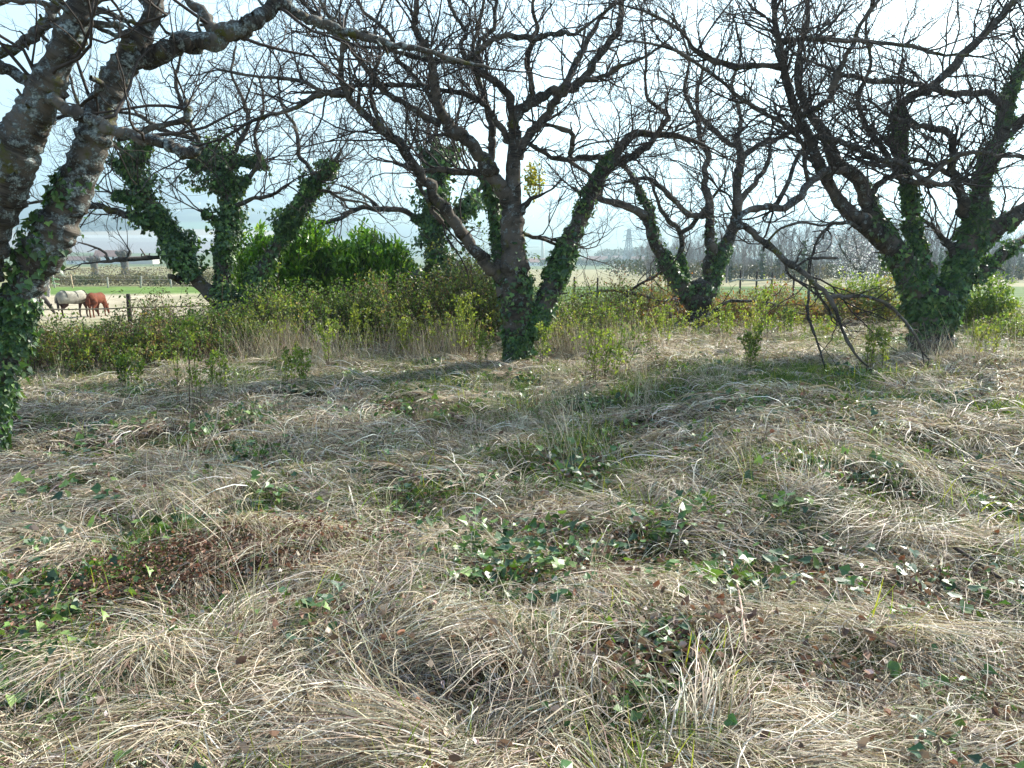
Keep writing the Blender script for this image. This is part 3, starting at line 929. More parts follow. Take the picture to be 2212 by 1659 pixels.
# --- right tree
T5 = [
    LB([(2012, 772, 62), (2010, 735, 56), (2014, 700, 55), (2020, 665, 58), (2022, 636, 54)], None, 0, [(.0, 1, 4200, .07)], 0, stub=1),
    LB([(1996, 665, 40), (1972, 600, 38), (1940, 550, 33), (1900, 512, 29), (1865, 480, 25), (1831, 455, 21), (1800, 415, 17), (1766, 346, 15), (1746, 293, 13), (1722, 249, 12), (1699, 176, 11), (1690, 132, 10), (1679, 73, 9), (1673, 29, 8), (1676, -40, 7)], 0, -.8,
       [(.0, .22, 1800, .06), (.2, .32, 260, .03, (.9, 0, .4))], 1.3, t0=.4),
    LB([(1955, 575, 28), (1930, 530, 26), (1901, 490, 24), (1878, 450, 22), (1854, 387, 20), (1802, 346, 17), (1784, 293, 15), (1752, 249, 13), (1731, 205, 11), (1722, 161, 9), (1730, 100, 8), (1745, 40, 7), (1740, -30, 6)], 1, .9, [(.05, .3, 350, .03, (.9, 0, .2))], 1.3, t0=.35),
    LB([(2003, 610, 24), (1992, 560, 20), (1980, 520, 18), (1971, 476, 17), (1966, 430, 15), (1955, 385, 13), (1945, 330, 13), (1942, 280, 11), (1940, 225, 11)], 0, .3, [(.0, .98, 1500, .05)], .9, t0=.3),
    LB([(2035, 665, 42), (2060, 615, 38), (2080, 560, 36), (2100, 505, 33), (2118, 455, 28), (2118, 400, 24), (2132, 351, 20), (2156, 307, 19), (2170, 264, 18), (2176, 220, 15), (2188, 190, 12), (2206, 140, 10), (2230, 80, 9), (2240, 0, 8)], 0, .5,
       [(.0, .40, 2600, .06), (.4, .85, 1000, .05)], 1.2, t0=.35),
    LB([(2090, 550, 28), (2125, 515, 26), (2162, 488, 25), (2212, 455, 24), (2290, 400, 20), (2380, 330, 15), (2440, 230, 11), (2470, 130, 8)], 4, -.8, [(.0, .25, 700, .05)], .9, t0=.2),
    LB([(2100, 600, 20), (2133, 580, 16), (2162, 549, 14), (2212, 520, 12), (2290, 480, 9), (2360, 470, 6)], 4, .8, [(.0, .4, 1000, .05)], .8),
    LB([(2062, 560, 12), (2048, 528, 10), (2030, 508, 7), (2010, 485, 5), (1990, 470, 3)], 4, .3, (), .8),
    LB([(2088, 470, 16), (2076, 425, 15), (2060, 366, 12), (2053, 293, 10), (2010, 275, 9), (1966, 264, 8), (1920, 250, 5), (1880, 220, 4)], 4, -.6, (), 1.1),
    LB([(1942, 228, 12), (1975, 205, 13), (2015, 185, 12), (2059, 146, 12), (2103, 97, 12), (2135, 62, 11), (2162, 35, 11), (2200, -5, 9), (2250, -50, 7)], 3, .2, (), 1.5),
    LB([(2175, 240, 12), (2130, 200, 10), (2059, 202, 9), (2010, 190, 8), (1971, 176, 8), (1898, 176, 7), (1825, 161, 6), (1770, 140, 4), (1720, 120, 3)], 4, -.5, (), 1.5),
    LB([(1684, 88, 8), (1740, 84, 7), (1796, 85, 7), (1884, 91, 6), (1971, 100, 6), (2030, 117, 5), (2090, 120, 4)], 1, -.6, (), 1.5),
    LB([(1690, 146, 9), (1660, 143, 8), (1636, 141, 8), (1590, 144, 8), (1549, 135, 8), (1520, 122, 7), (1499, 108, 6), (1480, 78, 5), (1461, 59, 5), (1402, 29, 4), (1358, 15, 3)], 1, -.3, (), 1.5),
    LB([(1768, 352, 8), (1750, 346, 7), (1737, 316, 6), (1708, 281, 6), (1664, 252, 6), (1616, 223, 6), (1572, 187, 5), (1519, 146, 5), (1455, 108, 4), (1388, 91, 3), (1344, 88, 2)], 1, -1.0, (), 1.1),
    # 14 pale limb arching down to the left
    LB([(1880, 450, 12), (1862, 395, 10), (1840, 372, 10), (1807, 365, 10), (1772, 378, 10), (1746, 401, 10), (1722, 427, 11), (1700, 448, 11), (1665, 446, 9), (1640, 447, 9), (1612, 458, 8), (1592, 474, 8), (1598, 492, 9)], 2, -1.9, (), .25, mat=BARK_P, stub=1),
    LB([(1592, 478, 9), (1620, 499, 9), (1658, 529, 8), (1702, 564, 8), (1737, 593, 8), (1761, 611, 7), (1793, 643, 6), (1810, 681, 5), (1825, 725, 4), (1854, 772, 3), (1898, 813, 2)], 14, -.8, (), .12),
    LB([(1790, 641, 5), (1820, 641, 4.5), (1854, 640, 4.5), (1884, 644, 4.5), (1919, 658, 4.5), (1951, 690, 4.5), (1980, 731, 4), (1992, 760, 3)], 15, -.2, (), .15),
    LB([(1752, 604, 4), (1746, 652, 3.5), (1746, 687, 3.5), (1764, 734, 3), (1781, 792, 2)], 15, -.3, (), .15),
    LB([(1758, 610, 3), (1775, 649, 3), (1802, 687, 2.5)], 15, .1, (), .1),
    LB([(1655, 526, 3.5), (1679, 499, 3.5), (1708, 485, 3.5), (1746, 480, 3.5), (1775, 488, 3), (1800, 478, 2)], 15, 0, (), .2),
    LB([(1718, 578, 3), (1745, 560, 4), (1775, 557, 4), (1810, 558, 4)], 15, 0, (), .1, stub=1),
    LB([(1700, 562, 4), (1702, 590, 4), (1722, 606, 4)], 15, 0, (), .1),
    LB([(1745, 400, 7), (1738, 350, 6), (1730, 330, 6), (1690, 420, 7), (1672, 450, 8)], 14, -.2, (), .3),
    # 23 crossing limbs inside the crown
    LB([(1880, 505, 10), (1850, 490, 6), (1810, 480, 5), (1780, 500, 4), (1760, 530, 3)], 1, -.6, (), 1.2),
    LB([(1865, 450, 10), (1900, 400, 9), (1930, 380, 9), (1985, 395, 8), (2040, 400, 7), (2090, 380, 6)], 2, -.4, (), 1.1),
    LB([(1960, 400, 10), (1930, 360, 9), (1900, 310, 9), (1885, 290, 8), (1860, 250, 7), (1855, 200, 6), (1880, 140, 5), (1870, 60, 4), (1890, -20, 3)], 3, -.4, (), 1.3),
    LB([(1750, 300, 9), (1800, 300, 8), (1850, 320, 8), (1900, 345, 8), (1950, 355, 7), (2000, 390, 6), (2060, 400, 5)], 1, -.8, (), 1.0),
    LB([(1725, 250, 9), (1760, 235, 9), (1790, 215, 9), (1800, 180, 8), (1815, 140, 7), (1840, 100, 7), (1860, 50, 6), (1900, 0, 5), (1930, -40, 4)], 1, -.3, (), 1.4),
    LB([(2120, 400, 10), (2060, 380, 8), (2000, 350, 7), (1940, 345, 6), (1900, 360, 5), (1850, 345, 4)], 4, -.7, (), 1.2),
    LB([(2155, 310, 10), (2200, 270, 9), (2250, 210, 8), (2290, 120, 6)], 4, .3, (), 1.1),
    LB([(2000, 390, 6), (2060, 340, 7), (2120, 330, 6), (2190, 340, 5), (2260, 330, 4)], 26, -.3, (), 1.1),
]
root5, d5 = build_tree('cherry_tree', 'big dark ivy trunked tree on the grass bank at the right edge', T5, 55, 11.3, BARK, TWIG, 1.9, .065, rs=.84)

# --- ivy clad tree left of centre
T2 = [
    LB([(500, 735, 30), (495, 700, 28), (488, 660, 27), (482, 620, 24)], None, 0, [(0, 1, 1900, .15)], 0, stub=1),
    LB([(488, 668, 20), (455, 635, 20), (420, 600, 18), (395, 560, 17), (372, 520, 20), (350, 480, 20), (325, 440, 18), (300, 400, 15), (280, 360, 12), (290, 330, 9), (330, 310, 6)], 0, -.8, [(.22, .75, 3000, .22), (.7, 1, 1400, .16)], .5, t0=.5),
    LB([(335, 490, 12), (300, 472, 11), (262, 460, 10), (220, 448, 9), (180, 442, 8), (120, 430, 6), (60, 440, 4)], 1, -.8, [(0, .25, 700, .1)], .9),
    LB([(484, 630, 22), (482, 570, 20), (492, 500, 19), (498, 450, 18), (490, 400, 17), (480, 360, 14), (455, 330, 10), (425, 310, 7)], 0, .4, [(.0, .55, 2600, .18), (.5, 1, 3800, .34)], .8, t0=.4),
    LB([(500, 690, 22), (530, 640, 20), (560, 592, 18), (590, 545, 16), (612, 510, 15), (640, 455, 13), (662, 415, 11), (690, 385, 8), (712, 365, 7), (735, 330, 5)], 0, -.4, [(.0, .95, 2100, .14)], .8, t0=.5),
    LB([(345, 556, 6), (310, 557, 6), (264, 561, 6), (235, 563, 5), (205, 567, 3)], 1, -.6, (), .5),
    LB([(235, 562, 4), (228, 548, 4), (200, 532, 3), (172, 524, 2)], 5, 0, (), .5),
    LB([(270, 560, 3), (280, 545, 3), (276, 535, 2)], 5, 0, (), .5),
    LB([(388, 605, 12), (378, 600, 9), (366, 597, 8)], 1, -.2, (), 0, stub=1),
    LB([(482, 362, 9), (510, 345, 7), (545, 350, 6), (575, 345, 4)], 3, .2, [(0, .95, 2600, .24)], .8),
    LB([(465, 338, 8), (440, 345, 7), (410, 360, 5)], 3, -.2, [(0, 1, 2200, .22)], .6),
    LB([(330, 450, 9), (300, 430, 7), (265, 425, 5), (235, 415, 4)], 1, -.3, [(0, .9, 1900, .2)], .9),
    LB([(300, 395, 9), (265, 365, 7), (240, 350, 5)], 1, .2, [(0, 1, 1900, .2)], .9),
    LB([(492, 490, 9), (460, 470, 7), (440, 460, 5)], 3, -.3, [(0, 1, 2000, .2)], .6),
    LB([(505, 420, 9), (540, 380, 7), (560, 345, 6), (550, 290, 5), (570, 230, 4), (560, 170, 3)], 3, .3, [(0, .2, 600, .1)], 1.4),
    LB([(480, 360, 9), (510, 320, 8), (535, 270, 6), (528, 220, 5), (500, 160, 4), (510, 100, 3)], 3, .5, (), 1.4),
    LB([(455, 330, 8), (420, 290, 7), (400, 240, 6), (380, 180, 5), (390, 120, 4)], 3, -.3, (), 1.4),
    LB([(290, 370, 8), (260, 320, 7), (210, 290, 6), (170, 230, 5), (150, 160, 4)], 1, .3, (), 1.4),
    LB([(660, 420, 7), (700, 410, 5), (740, 430, 4), (790, 440, 3), (830, 470, 2)], 4, .2, (), 1.2),
    LB([(690, 385, 7), (650, 340, 6), (640, 280, 5), (610, 230, 4), (600, 170, 3)], 4, .5, (), 1.3),
    LB([(500, 450, 7), (540, 430, 6), (580, 425, 5), (620, 400, 4)], 3, -.5, (), 1.2),
    LB([(420, 300, 6), (350, 280, 6), (300, 250, 5), (240, 240, 4), (180, 230, 3)], 3, -.8, (), 1.3),
]
root2, _ = build_tree('cherry_tree', 'tree smothered in thick ivy with dead side boughs left of the laurel', T2, 22, 15.0, BARK, TWIG, 1.5, .074, rs=.80)

# --- mid tree right of centre
T4 = [
    LB([(1505, 712, 30), (1505, 680, 32), (1510, 640, 34), (1512, 612, 30)], None, 0, [(0, 1, 900, .12)], .3, stub=1),
    LB([(1498, 655, 24), (1480, 632, 24), (1462, 608, 23), (1446, 583, 20), (1431, 555, 16), (1414, 525, 15), (1405, 490, 15), (1390, 464, 13), (1344, 442, 10), (1303, 432, 7), (1265, 420, 5), (1235, 405, 4)], 0, -.6, [(.0, .55, 800, .07, (.8, 0, 0))], 1.0, t0=.5),
    LB([(1404, 480, 10), (1402, 457, 9), (1382, 410, 8), (1358, 372, 6), (1344, 355, 5), (1330, 310, 4)], 1, .5, [(0, .6, 600, .05)], 1.0),
    LB([(1530, 640, 22), (1543, 590, 19), (1560, 545, 17), (1578, 508, 16), (1590, 470, 14), (1593, 432, 13), (1592, 390, 12), (1601, 343, 12), (1594, 310, 10), (1589, 293, 9)], 0, .5, [(0, .35, 900, .08)], .9, stub=1),
    LB([(1602, 345, 9), (1636, 313, 7), (1674, 302, 6), (1710, 285, 5), (1740, 250, 4)], 3, .4, (), 1.2),
    LB([(1596, 318, 8), (1570, 305, 7), (1549, 287, 7), (1513, 249, 6), (1505, 200, 5), (1520, 140, 4), (1510, 80, 3)], 3, -.2, (), 1.3),
    LB([(1535, 600, 14), (1537, 537, 14), (1531, 490, 13), (1533, 457, 12), (1522, 381, 9), (1528, 331, 8), (1513, 307, 7), (1508, 264, 6), (1480, 200, 5), (1490, 130, 4), (1470, 70, 3)], 0, .3, [(0, .3, 500, .06)], 1.1, t0=.3),
    LB([(1530, 462, 9), (1510, 465, 8), (1481, 457, 8), (1446, 422, 7), (1411, 392, 6), (1379, 387, 5), (1345, 395, 3)], 6, -.5, (), 1.1),
    LB([(1486, 620, 9), (1472, 560, 8), (1470, 502, 7), (1452, 482, 7), (1426, 450, 5), (1410, 400, 4)], 0, .4, [(0, .4, 600, .06)], 1.0),
    LB([(1470, 505, 6), (1500, 480, 6), (1530, 440, 5), (1560, 400, 4)], 8, .2, (), 1.1),
    LB([(1590, 440, 8), (1625, 400, 7), (1660, 350, 6), (1665, 290, 4), (1690, 230, 3)], 3, .4, (), 1.2),
    LB([(1300, 432, 6), (1300, 400, 6), (1322, 365, 4)], 1, .2, (), .8),
    LB([(1590, 300, 7), (1600, 250, 6), (1580, 190, 5), (1600, 120, 4), (1590, 50, 3)], 3, 0, (), 1.4),
]
root4, _ = build_tree('cherry_tree', 'smaller vase shaped tree behind and right of the central tree with tangled foot', T4, 44, 17.8, BARK, TWIG, 1.4, .075, rs=.82)

# --- ivy column tree behind the laurel
T6 = [
    LB([(950, 700, 26), (950, 620, 22), (946, 560, 20), (938, 500, 18), (940, 450, 16), (950, 400, 14), (948, 350, 11), (940, 310, 8), (944, 270, 6), (960, 220, 4)], None, 0, [(.1, .38, 2800, .5), (.36, .62, 1900, .32), (.6, .86, 2600, .36)], 1.0, t0=.5),
    LB([(934, 490, 10), (906, 473, 9), (862, 453, 8), (818, 450, 8), (774, 450, 7), (745, 467, 6), (710, 480, 5), (681, 488, 3)], 0, -.8, [(0, .2, 600, .15)], 1.1),
    LB([(944, 500, 10), (979, 469, 10), (1010, 445, 9), (1032, 419, 8), (1045, 380, 5), (1060, 330, 3)], 0, .5, [(0, .6, 1300, .25)], .9),
    LB([(820, 450, 5), (790, 425, 4), (760, 410, 4), (735, 400, 3)], 1, .2, (), 1.1),
    LB([(948, 400, 7), (920, 350, 6), (900, 310, 5), (880, 250, 4), (870, 190, 3)], 0, .3, [(0, .3, 800, .2)], 1.3),
    LB([(948, 380, 7), (975, 330, 6), (985, 270, 5), (1000, 200, 4), (990, 140, 3)], 0, -.3, [(0, .3, 800, .2)], 1.3),
    LB([(945, 330, 6), (925, 290, 5), (930, 240, 4), (905, 190, 3)], 0, .1, (), 1.4),
]
root6, _ = build_tree('ivy_clad_tree', 'narrow tree wrapped in bright ivy behind the laurel and left of the central trunk', T6, 66, 19.0, BARK, TWIG, 1.3, .10, rs=.7)

# --- fallen dead branches at the foot of the mid tree
FB = [
    LB([(1462, 655, 5), (1458, 647, 5), (1431, 652, 4.5), (1396, 643, 4.5), (1352, 631, 4), (1300, 628, 3), (1255, 640, 2)], None, -.8, (), .8),
    LB([(1440, 650, 4), (1450, 690, 5), (1448, 710, 5), (1455, 735, 4)], 0, -.3, (), .4),
    LB([(1352, 631, 3), (1390, 610, 3), (1425, 590, 2)], 0, -.2, (), .8),
    LB([(1350, 632, 3), (1375, 670, 3), (1395, 700, 2)], 0, -.3, (), .6),
]
build_tree('fallen_branch', 'dead forked branch propped in the weeds left of the mid tree foot', FB, 71, 16.3, BARK, TWIG, 1.0, cat='branch', maxlen=.6)
FB2 = [
    LB([(1500, 712, 8), (1530, 690, 8), (1545, 672, 7), (1550, 665, 6)], None, -.3, (), .5, stub=1),
    LB([(1512, 705, 4), (1480, 700, 4), (1440, 712, 3), (1400, 716, 3), (1350, 722, 2)], 0, -.5, (), .8),
    LB([(1536, 682, 4), (1560, 655, 4), (1610, 650, 3), (1660, 655, 3), (1710, 672, 2)], 0, -.2, (), .7),
    LB([(1500, 712, 3), (1530, 728, 3), (1550, 750, 2)], 0, -.3, (), .4),
]
build_tree('fallen_branch', 'broken stub and dead sticks lying at the foot of the mid tree', FB2, 72, 16.2, BARK, TWIG, 1.0, cat='branch', maxlen=.5)


# ================================================================== BUSHES
def bush(name, label, cat, px, pyb, Y, w, dpt, h, ncane, lpc, lsize, cols, mat=BRAM, tm=OVAL, arch=.5, lw=None, group=None, seed=1, cane_mat=CANE, upn=.6, spread=.06, rcane=.004, lean=None):
    """cane driven bush: w,dpt half extents of the footprint in metres, h height"""
    rng = np.random.default_rng(seed + 1000)
    c = at(px, pyb, Y)
    cx, cy = c.x, Y
    org = np.array((cx, cy, h1(cx, cy)))
    e = empty(name, tuple(org), 0, label, cat, group)
    r = np.sqrt(rng.random(ncane)); th = rng.random(ncane) * 2 * PI
    sx = cx + w * r * np.cos(th); sy = cy + dpt * r * np.sin(th)
    sz = H(sx, sy)
    s = np.stack([sx, sy, sz - .03], -1) - org
    prof = (1 - .5 * r ** 2) * rng.uniform(.45, 1.15, ncane) * (.5 + 1.0 * fbm(sx * 1.6 / max(h, .5), sy, seed)) * (1 + .35 * (rng.random(ncane) < .07))
    if ncane < 30: prof = rng.uniform(.7, 1.05, ncane)
    if tm is LAUREL: prof = (1 - .25 * r ** 2) * rng.uniform(.55, 1.12, ncane) * (.70 + .6 * fbm(sx * 2.0, sy * 2, seed))
    hh = h * prof
    k = 9
    t = np.linspace(0, 1, k)[None, :, None]
    az = rng.random(ncane) * 2 * PI
    out = np.stack([np.cos(az), np.sin(az), 0 * az], -1)
    reach = hh * arch * rng.uniform(.3, 1.6, ncane)
    P = s[:, None] + out[:, None] * (reach[:, None, None] * t ** 1.4)
    zz = (hh[:, None] * (1 + arch * .7)) * (np.sin(np.clip(t[..., 0] * (PI / 2) * (1 + arch), 0, PI)))
    zz = zz / (1 + arch * .7)
    P[:, :, 2] += zz
    P += np.cumsum(rng.normal(0, .012 * h, P.shape), 1) * t
    Rr = taper(np.full(ncane, rcane), np.full(ncane, rcane * .4), k)
    V, Q, B, _ = tubes(P, Rr, 3)
    a = Acc(); a.add(V, Q, None, B)
    link('stem', a.mesh('stem', cane_mat), e, kind='stuff')
    n = ncane * lpc
    ci = np.repeat(np.arange(ncane), lpc)
    tt = rng.uniform(.18, 1, n) * (k - 1)
    i0 = np.minimum(tt.astype(int), k - 2); f = (tt - i0)[:, None]
    pos = P[ci, i0] * (1 - f) + P[ci, i0 + 1] * f
    tg = P[ci, i0 + 1] - P[ci, i0]; tg /= np.linalg.norm(tg, axis=1, keepdims=True) + 1e-9
    rad = unit(n, rng)
    pos = pos + rad * (spread * rng.random(n) ** .5)[:, None] * (lsize / .05) * 1.0
    D = tg * upn + rad * .9 + UP * .1
    N = rng.normal(0, .5, (n, 3)) + UP
    # per cane palette so clumps read
    cols = np.array(cols, float)
    pw2 = np.ones(len(cols)) if lw is None else np.array(lw, float)
    main = rng.choice(len(cols), ncane, p=pw2 / pw2.sum())
    mix = rng.random(n) < .35
    idx = np.where(mix, rng.choice(len(cols), n, p=pw2 / pw2.sum()), main[ci])
    C = np.clip(cols[idx] * np.exp(rng.normal(0, .22, (n, 1))), .004, .9)
    S = lsize * rng.uniform(.55, 1.3, n)
    V, T, Cc = leaves(pos, D, N, S, C, tm, .1, rng)
    a = Acc(); a.add(V, None, T, None, Cc)
    link('foliage', a.mesh('foliage', mat, False), e, kind='stuff')
    return e


G1 = (.085, .15, .035); G2 = (.14, .21, .045); OLV = (.16, .175, .055); YG = (.23, .28, .06); BRN = (.22, .14, .07); RED = (.24, .085, .04); STR = (.26, .20, .12); DG = (.035, .065, .022)
# laurel
for j, (px, pyb, Y, w, d, h, nc) in enumerate([(630, 690, 18.0, 1.2, .8, 2.3, 420), (790, 690, 18.2, 1.25, .8, 2.2, 420)]):
    bush('laurel_bush', ['bright green laurel bush behind the leaning ivy limb of the left tree', 'bright green laurel bush in front of the narrow ivy wrapped tree'][j], 'bush',
         px, pyb, Y, w, d, h, nc, 46, .15, [(.09, .20, .022), (.16, .29, .035), (.06, .13, .02), (.28, .40, .08)], LAURM, LAUREL, .08, (4, 4, 3, 2), seed=3 + j, upn=1.5, spread=.03, rcane=.006)
# dark ivy mass between laurel and central tree
bush('ivy_thicket', 'dark ivy thicket at the foot of the narrow ivy wrapped tree', 'bush', 985, 690, 18.0, 1.25, .8, 1.75, 260, 46, .09, [DG, G1, (.03, .055, .016), YG], IVYM, IVY, .3, (4, 4, 3, .5), seed=9)
# bramble masses
BR = [
    # px, pyb, Y, w, d, h, canes, lpc, size, palette, weights, label
    (150, 800, 11.2, 1.5, .8, .62, 420, 30, .036, [G1, OLV, BRN, G2, DG], (4, 4, 2.5, 2, 2), 'low green and brown bramble patch right of the left edge trunk'),
    (330, 790, 12.0, 1.35, .8, .75, 420, 30, .038, [G1, OLV, BRN, G2, DG], (4, 4, 2, 2, 2), 'low bramble patch below the dark fence post'),
    (470, 765, 12.8, .9, .7, .8, 300, 32, .038, [G1, G2, OLV, DG], (4, 3, 2, 2), 'rounded bramble mound at the foot of the ivy smothered tree'),
    (360, 745, 14.2, .8, .5, .95, 130, 16, .04, [OLV, BRN, G1], (3, 3, 2), 'thin see through bramble canes in front of the paddock rail'),
    (600, 752, 14.0, .9, .7, .95, 330, 34, .042, [G1, G2, OLV, DG], (4, 3, 2, 2), 'tall bramble right of the ivy smothered trunk'),
    (720, 752, 14.2, .9, .7, .98, 330, 34, .042, [G1, G2, YG, DG], (4, 3, 1.2, 2), 'tall bramble mound in front of the first laurel'),
    (840, 750, 14.4, .9, .7, 1.1, 330, 34, .042, [G1, G2, OLV, BRN, YG], (4, 3, 2, 1.2, .6), 'bramble mound with yellowing leaves in front of the second laurel'),
    (960, 745, 14.6, .95, .7, 1.25, 340, 34, .042, [OLV, BRN, G1, STR, G2], (3, 2, 4, .7, 2), 'brown tinged bramble mound left of the central trunk'),
    (1055, 742, 14.8, .7, .7, 1.5, 300, 34, .042, [G1, OLV, DG, YG, G2], (3, 2, 3, .5, 2), 'dark bramble right against the central trunk'),
    (1235, 735, 14.4, .8, .7, 1.15, 230, 24, .040, [YG, G2, OLV, G1], (3, 3, 2, 2), 'yellow green brambles just right of the leaning ivy limb'),
    (1345, 720, 15.6, .9, .7, .95, 230, 24, .042, [YG, RED, OLV, BRN, G2], (2.4, 1.6, 2, 1.5, 2), 'red and yellow bramble tangle left of the mid tree'),
    (1440, 712, 18.6, .9, .7, .9, 200, 24, .045, [RED, BRN, OLV, YG], (2, 2, 2, 1), 'russet bramble behind the fallen branch'),
    (1650, 708, 17.6, 1.1, .8, .85, 300, 26, .045, [RED, BRN, OLV, G2, YG], (2.6, 3, 2.5, 1.4, 1), 'russet bramble thicket right of the mid tree'),
    (1780, 705, 18.0, 1.1, .8, .8, 280, 26, .045, [BRN, OLV, RED, STR, G2], (3, 3, 1, 1, 1.5), 'brown bramble thicket under the hanging bare branch'),
    (1545, 700, 19.5, .9, .6, .8, 200, 24, .045, [RED, OLV, BRN], (2, 2, 2), 'low russet bramble behind the mid tree foot'),
    (1850, 690, 18.5, .75, .6, 1.15, 200, 34, .05, [YG, (.10, .17, .03), G2], (3, 3, 2), 'bright yellow green shrub left of the right hand trunk'),
    (1930, 700, 18.0, .6, .5, .9, 130, 24, .05, [(.20, .16, .05), YG, OLV, BRN], (2, 2, 2, 1), 'small golden shrub tight against the right hand trunk'),
    (2130, 700, 15.5, .5, .45, 1.35, 170, 34, .055, [G2, G1, YG], (3, 3, 1), 'leafy green shrub just behind the right hand trunk'),
    (2190, 735, 13.6, .8, .6, .5, 200, 22, .040, [YG, OLV, G2, STR], (2, 2, 2, 1), 'low yellow green weeds at the right edge beyond the trunk'),
]
for j, q in enumerate(BR):
    tight = q[8]
    bush('bramble_bush' if 'bramble' in q[11] else 'shrub', q[11], 'bush', q[0], q[1], q[2], q[3], q[4], q[5] * 1.05, q[6], int(q[7] * .8), q[8] * 1.15, q[9], BRAM if 'shrub' not in q[11] else SAPM,
         OVAL, .55 if 'bramble' in q[11] else .2, q[10], seed=20 + j)

for j, (px, pyb, Y, w, d, h, nc, lab) in enumerate([
        (620, 780, 12.6, 1.1, .45, .72, 90, 'loose yellowish weeds in tall straw below the first laurel'),
        (900, 775, 12.7, 1.3, .45, .80, 120, 'loose yellowish weeds in tall straw left of the central trunk'),
        (1290, 770, 12.8, 1.0, .6, .80, 90, 'loose yellow green weeds in tall straw right of the central trunk'),
        (1640, 745, 14.6, 1.6, .6, .55, 110, 'low yellow green weeds under the hanging bare branch'),
        (200, 815, 10.9, 1.3, .4, .40, 80, 'thin green weeds along the front of the left bramble patch')]):
    bush('weed_patch', lab, 'weeds', px, pyb, Y, w, d, h * 1.35, int(nc * 1.3), 22, .038, [YG, G2, OLV, STR, G1], SAPM, OVAL, .22, (4, 3, 3, 1, 2), seed=130 + j, upn=.9, spread=.03, rcane=.003)

# upright leafy shoots (privet like saplings)
SAPS = [(408, 905, 8.0, .95, 'tall pale leafed sapling standing in the straw left of the dry stalk', 1.0),
        (470, 850, 9.2, .42, 'short sapling with pale leaves between the bramble and the tall pale sapling', .8),
        (705, 800, 10.8, .75, 'slim sapling in the dry grass below the first laurel', .9),
        (772, 760, 12.6, .8, 'yellow leafed sapling in front of the brambles left of the central trunk', 1.2),
        (868, 770, 12.2, .55, 'small dark leafed sapling right of the yellow leafed sapling', .7),
        (1002, 775, 12.0, .95, 'bushy yellow green sapling just left of the central trunk', 1.6),
        (1040, 790, 11.3, .5, 'thin sapling touching the left side of the central trunk', .7),
        (1180, 800, 11.0, .55, 'thin sapling just right of the central trunk foot', .7),
        (1302, 850, 9.2, .62, 'spreading low sapling in the grass right of the central trunk', 2.2),
        (1432, 760, 12.8, .55, 'small sapling below the fallen branch', .8),
        (1572, 745, 13.6, .6, 'upright sapling right of the mid tree foot', .8),
        (1640, 790, 11.8, .9, 'slender green sapling beneath the hanging branch', .9),
        (1700, 745, 13.8, .55, 'dark green sapling under the tip of the hanging branch', .8),
        (1890, 865, 8.8, .5, 'short yellow sapling standing alone in the straw below the right hand tree', 1.0),
        (1620, 860, 9.2, .42, 'low bright sapling in the shade in front of the slender green sapling', 1.0),
        (2120, 790, 10.6, .45, 'small yellow green sapling right of the right hand trunk', 1.2),
        (640, 850, 9.3, .42, 'small weak sapling in the straw below the bramble mounds', 1.0),
        (290, 850, 9.4, .4, 'dark small sapling below the left bramble patch', 1.2)]
for j, (px, pyb, Y, h, lab, dn) in enumerate(SAPS):
    yel = 'yellow' in lab; dark = 'dark' in lab
    cols = [(.24, .27, .07), (.17, .22, .06), (.12, .17, .04)] if yel else ([G1, G2, DG] if dark else [(.16, .23, .05), (.24, .29, .08), (.10, .15, .035)])
    bush('sapling', lab, 'sapling', px, pyb, Y, .13 * dn, .11 * dn, h * 1.2, max(4, int(9 * dn)), 52, .040, cols, SAPM, OVAL, .16 if dn < 2 else .5, None, seed=80 + j, upn=.9, spread=.035, rcane=.0035)

# yellow-green clump hanging beside the central trunk
rng = np.random.default_rng(5)
c = at(1152, 392, 11.9)
n = 520
pos = np.array(tuple(c)) + unit(n, rng) * (rng.random(n) ** .5)[:, None] * np.array((.17, .16, .34))
a = Acc(); V, T, Cc = leaves(pos, unit(n, rng) + UP * .3, unit(n, rng), np.full(n, .055) * rng.uniform(.6, 1.2, n), pal(n, [(.30, .28, .06), (.18, .22, .05), (.36, .32, .09)], rng=rng), SMALL, .1, rng)
a.add(V - np.array(tuple(c)), None, T, None, Cc)
link('mistletoe', a.mesh('mistletoe', SAPM, False), None, tuple(c), label='yellow leafy clump growing on the right of the central trunk above the fork', cat='mistletoe')

# white blossom shrub
rng = np.random.default_rng(6)
BT = [LB([(1868, 615, 3), (1862, 590, 3), (1855, 560, 2.5), (1850, 535, 2), (1846, 515, 1.5)], None, 0, (), 2),
      LB([(1864, 600, 2.5), (1840, 570, 2), (1822, 545, 2), (1812, 525, 1.5)], 0, -1, (), 2),
      LB([(1862, 590, 2.5), (1880, 560, 2), (1885, 535, 1.5)], 0, 1, (), 2)]
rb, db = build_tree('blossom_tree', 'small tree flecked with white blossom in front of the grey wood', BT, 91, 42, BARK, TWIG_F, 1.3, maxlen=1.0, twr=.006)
allp = np.concatenate([d['W'] for d in db]) - np.array(rb.location)
n = 1500
pos = allp[rng.integers(len(allp), size=n)] + rng.normal(0, .75, (n, 3)) * np.array((.8, .8, .9))
a = Acc(); V, T, Cc = leaves(pos, unit(n, rng), unit(n, rng), rng.uniform(.05, .11, n), pal(n, [(.78, .72, .74), (.85, .82, .80)], var=.05, rng=rng), SMALL, .1, rng)
a.add(V, None, T, None, Cc)
link('blossom', a.mesh('blossom', BLOSM, False), rb, kind='stuff')

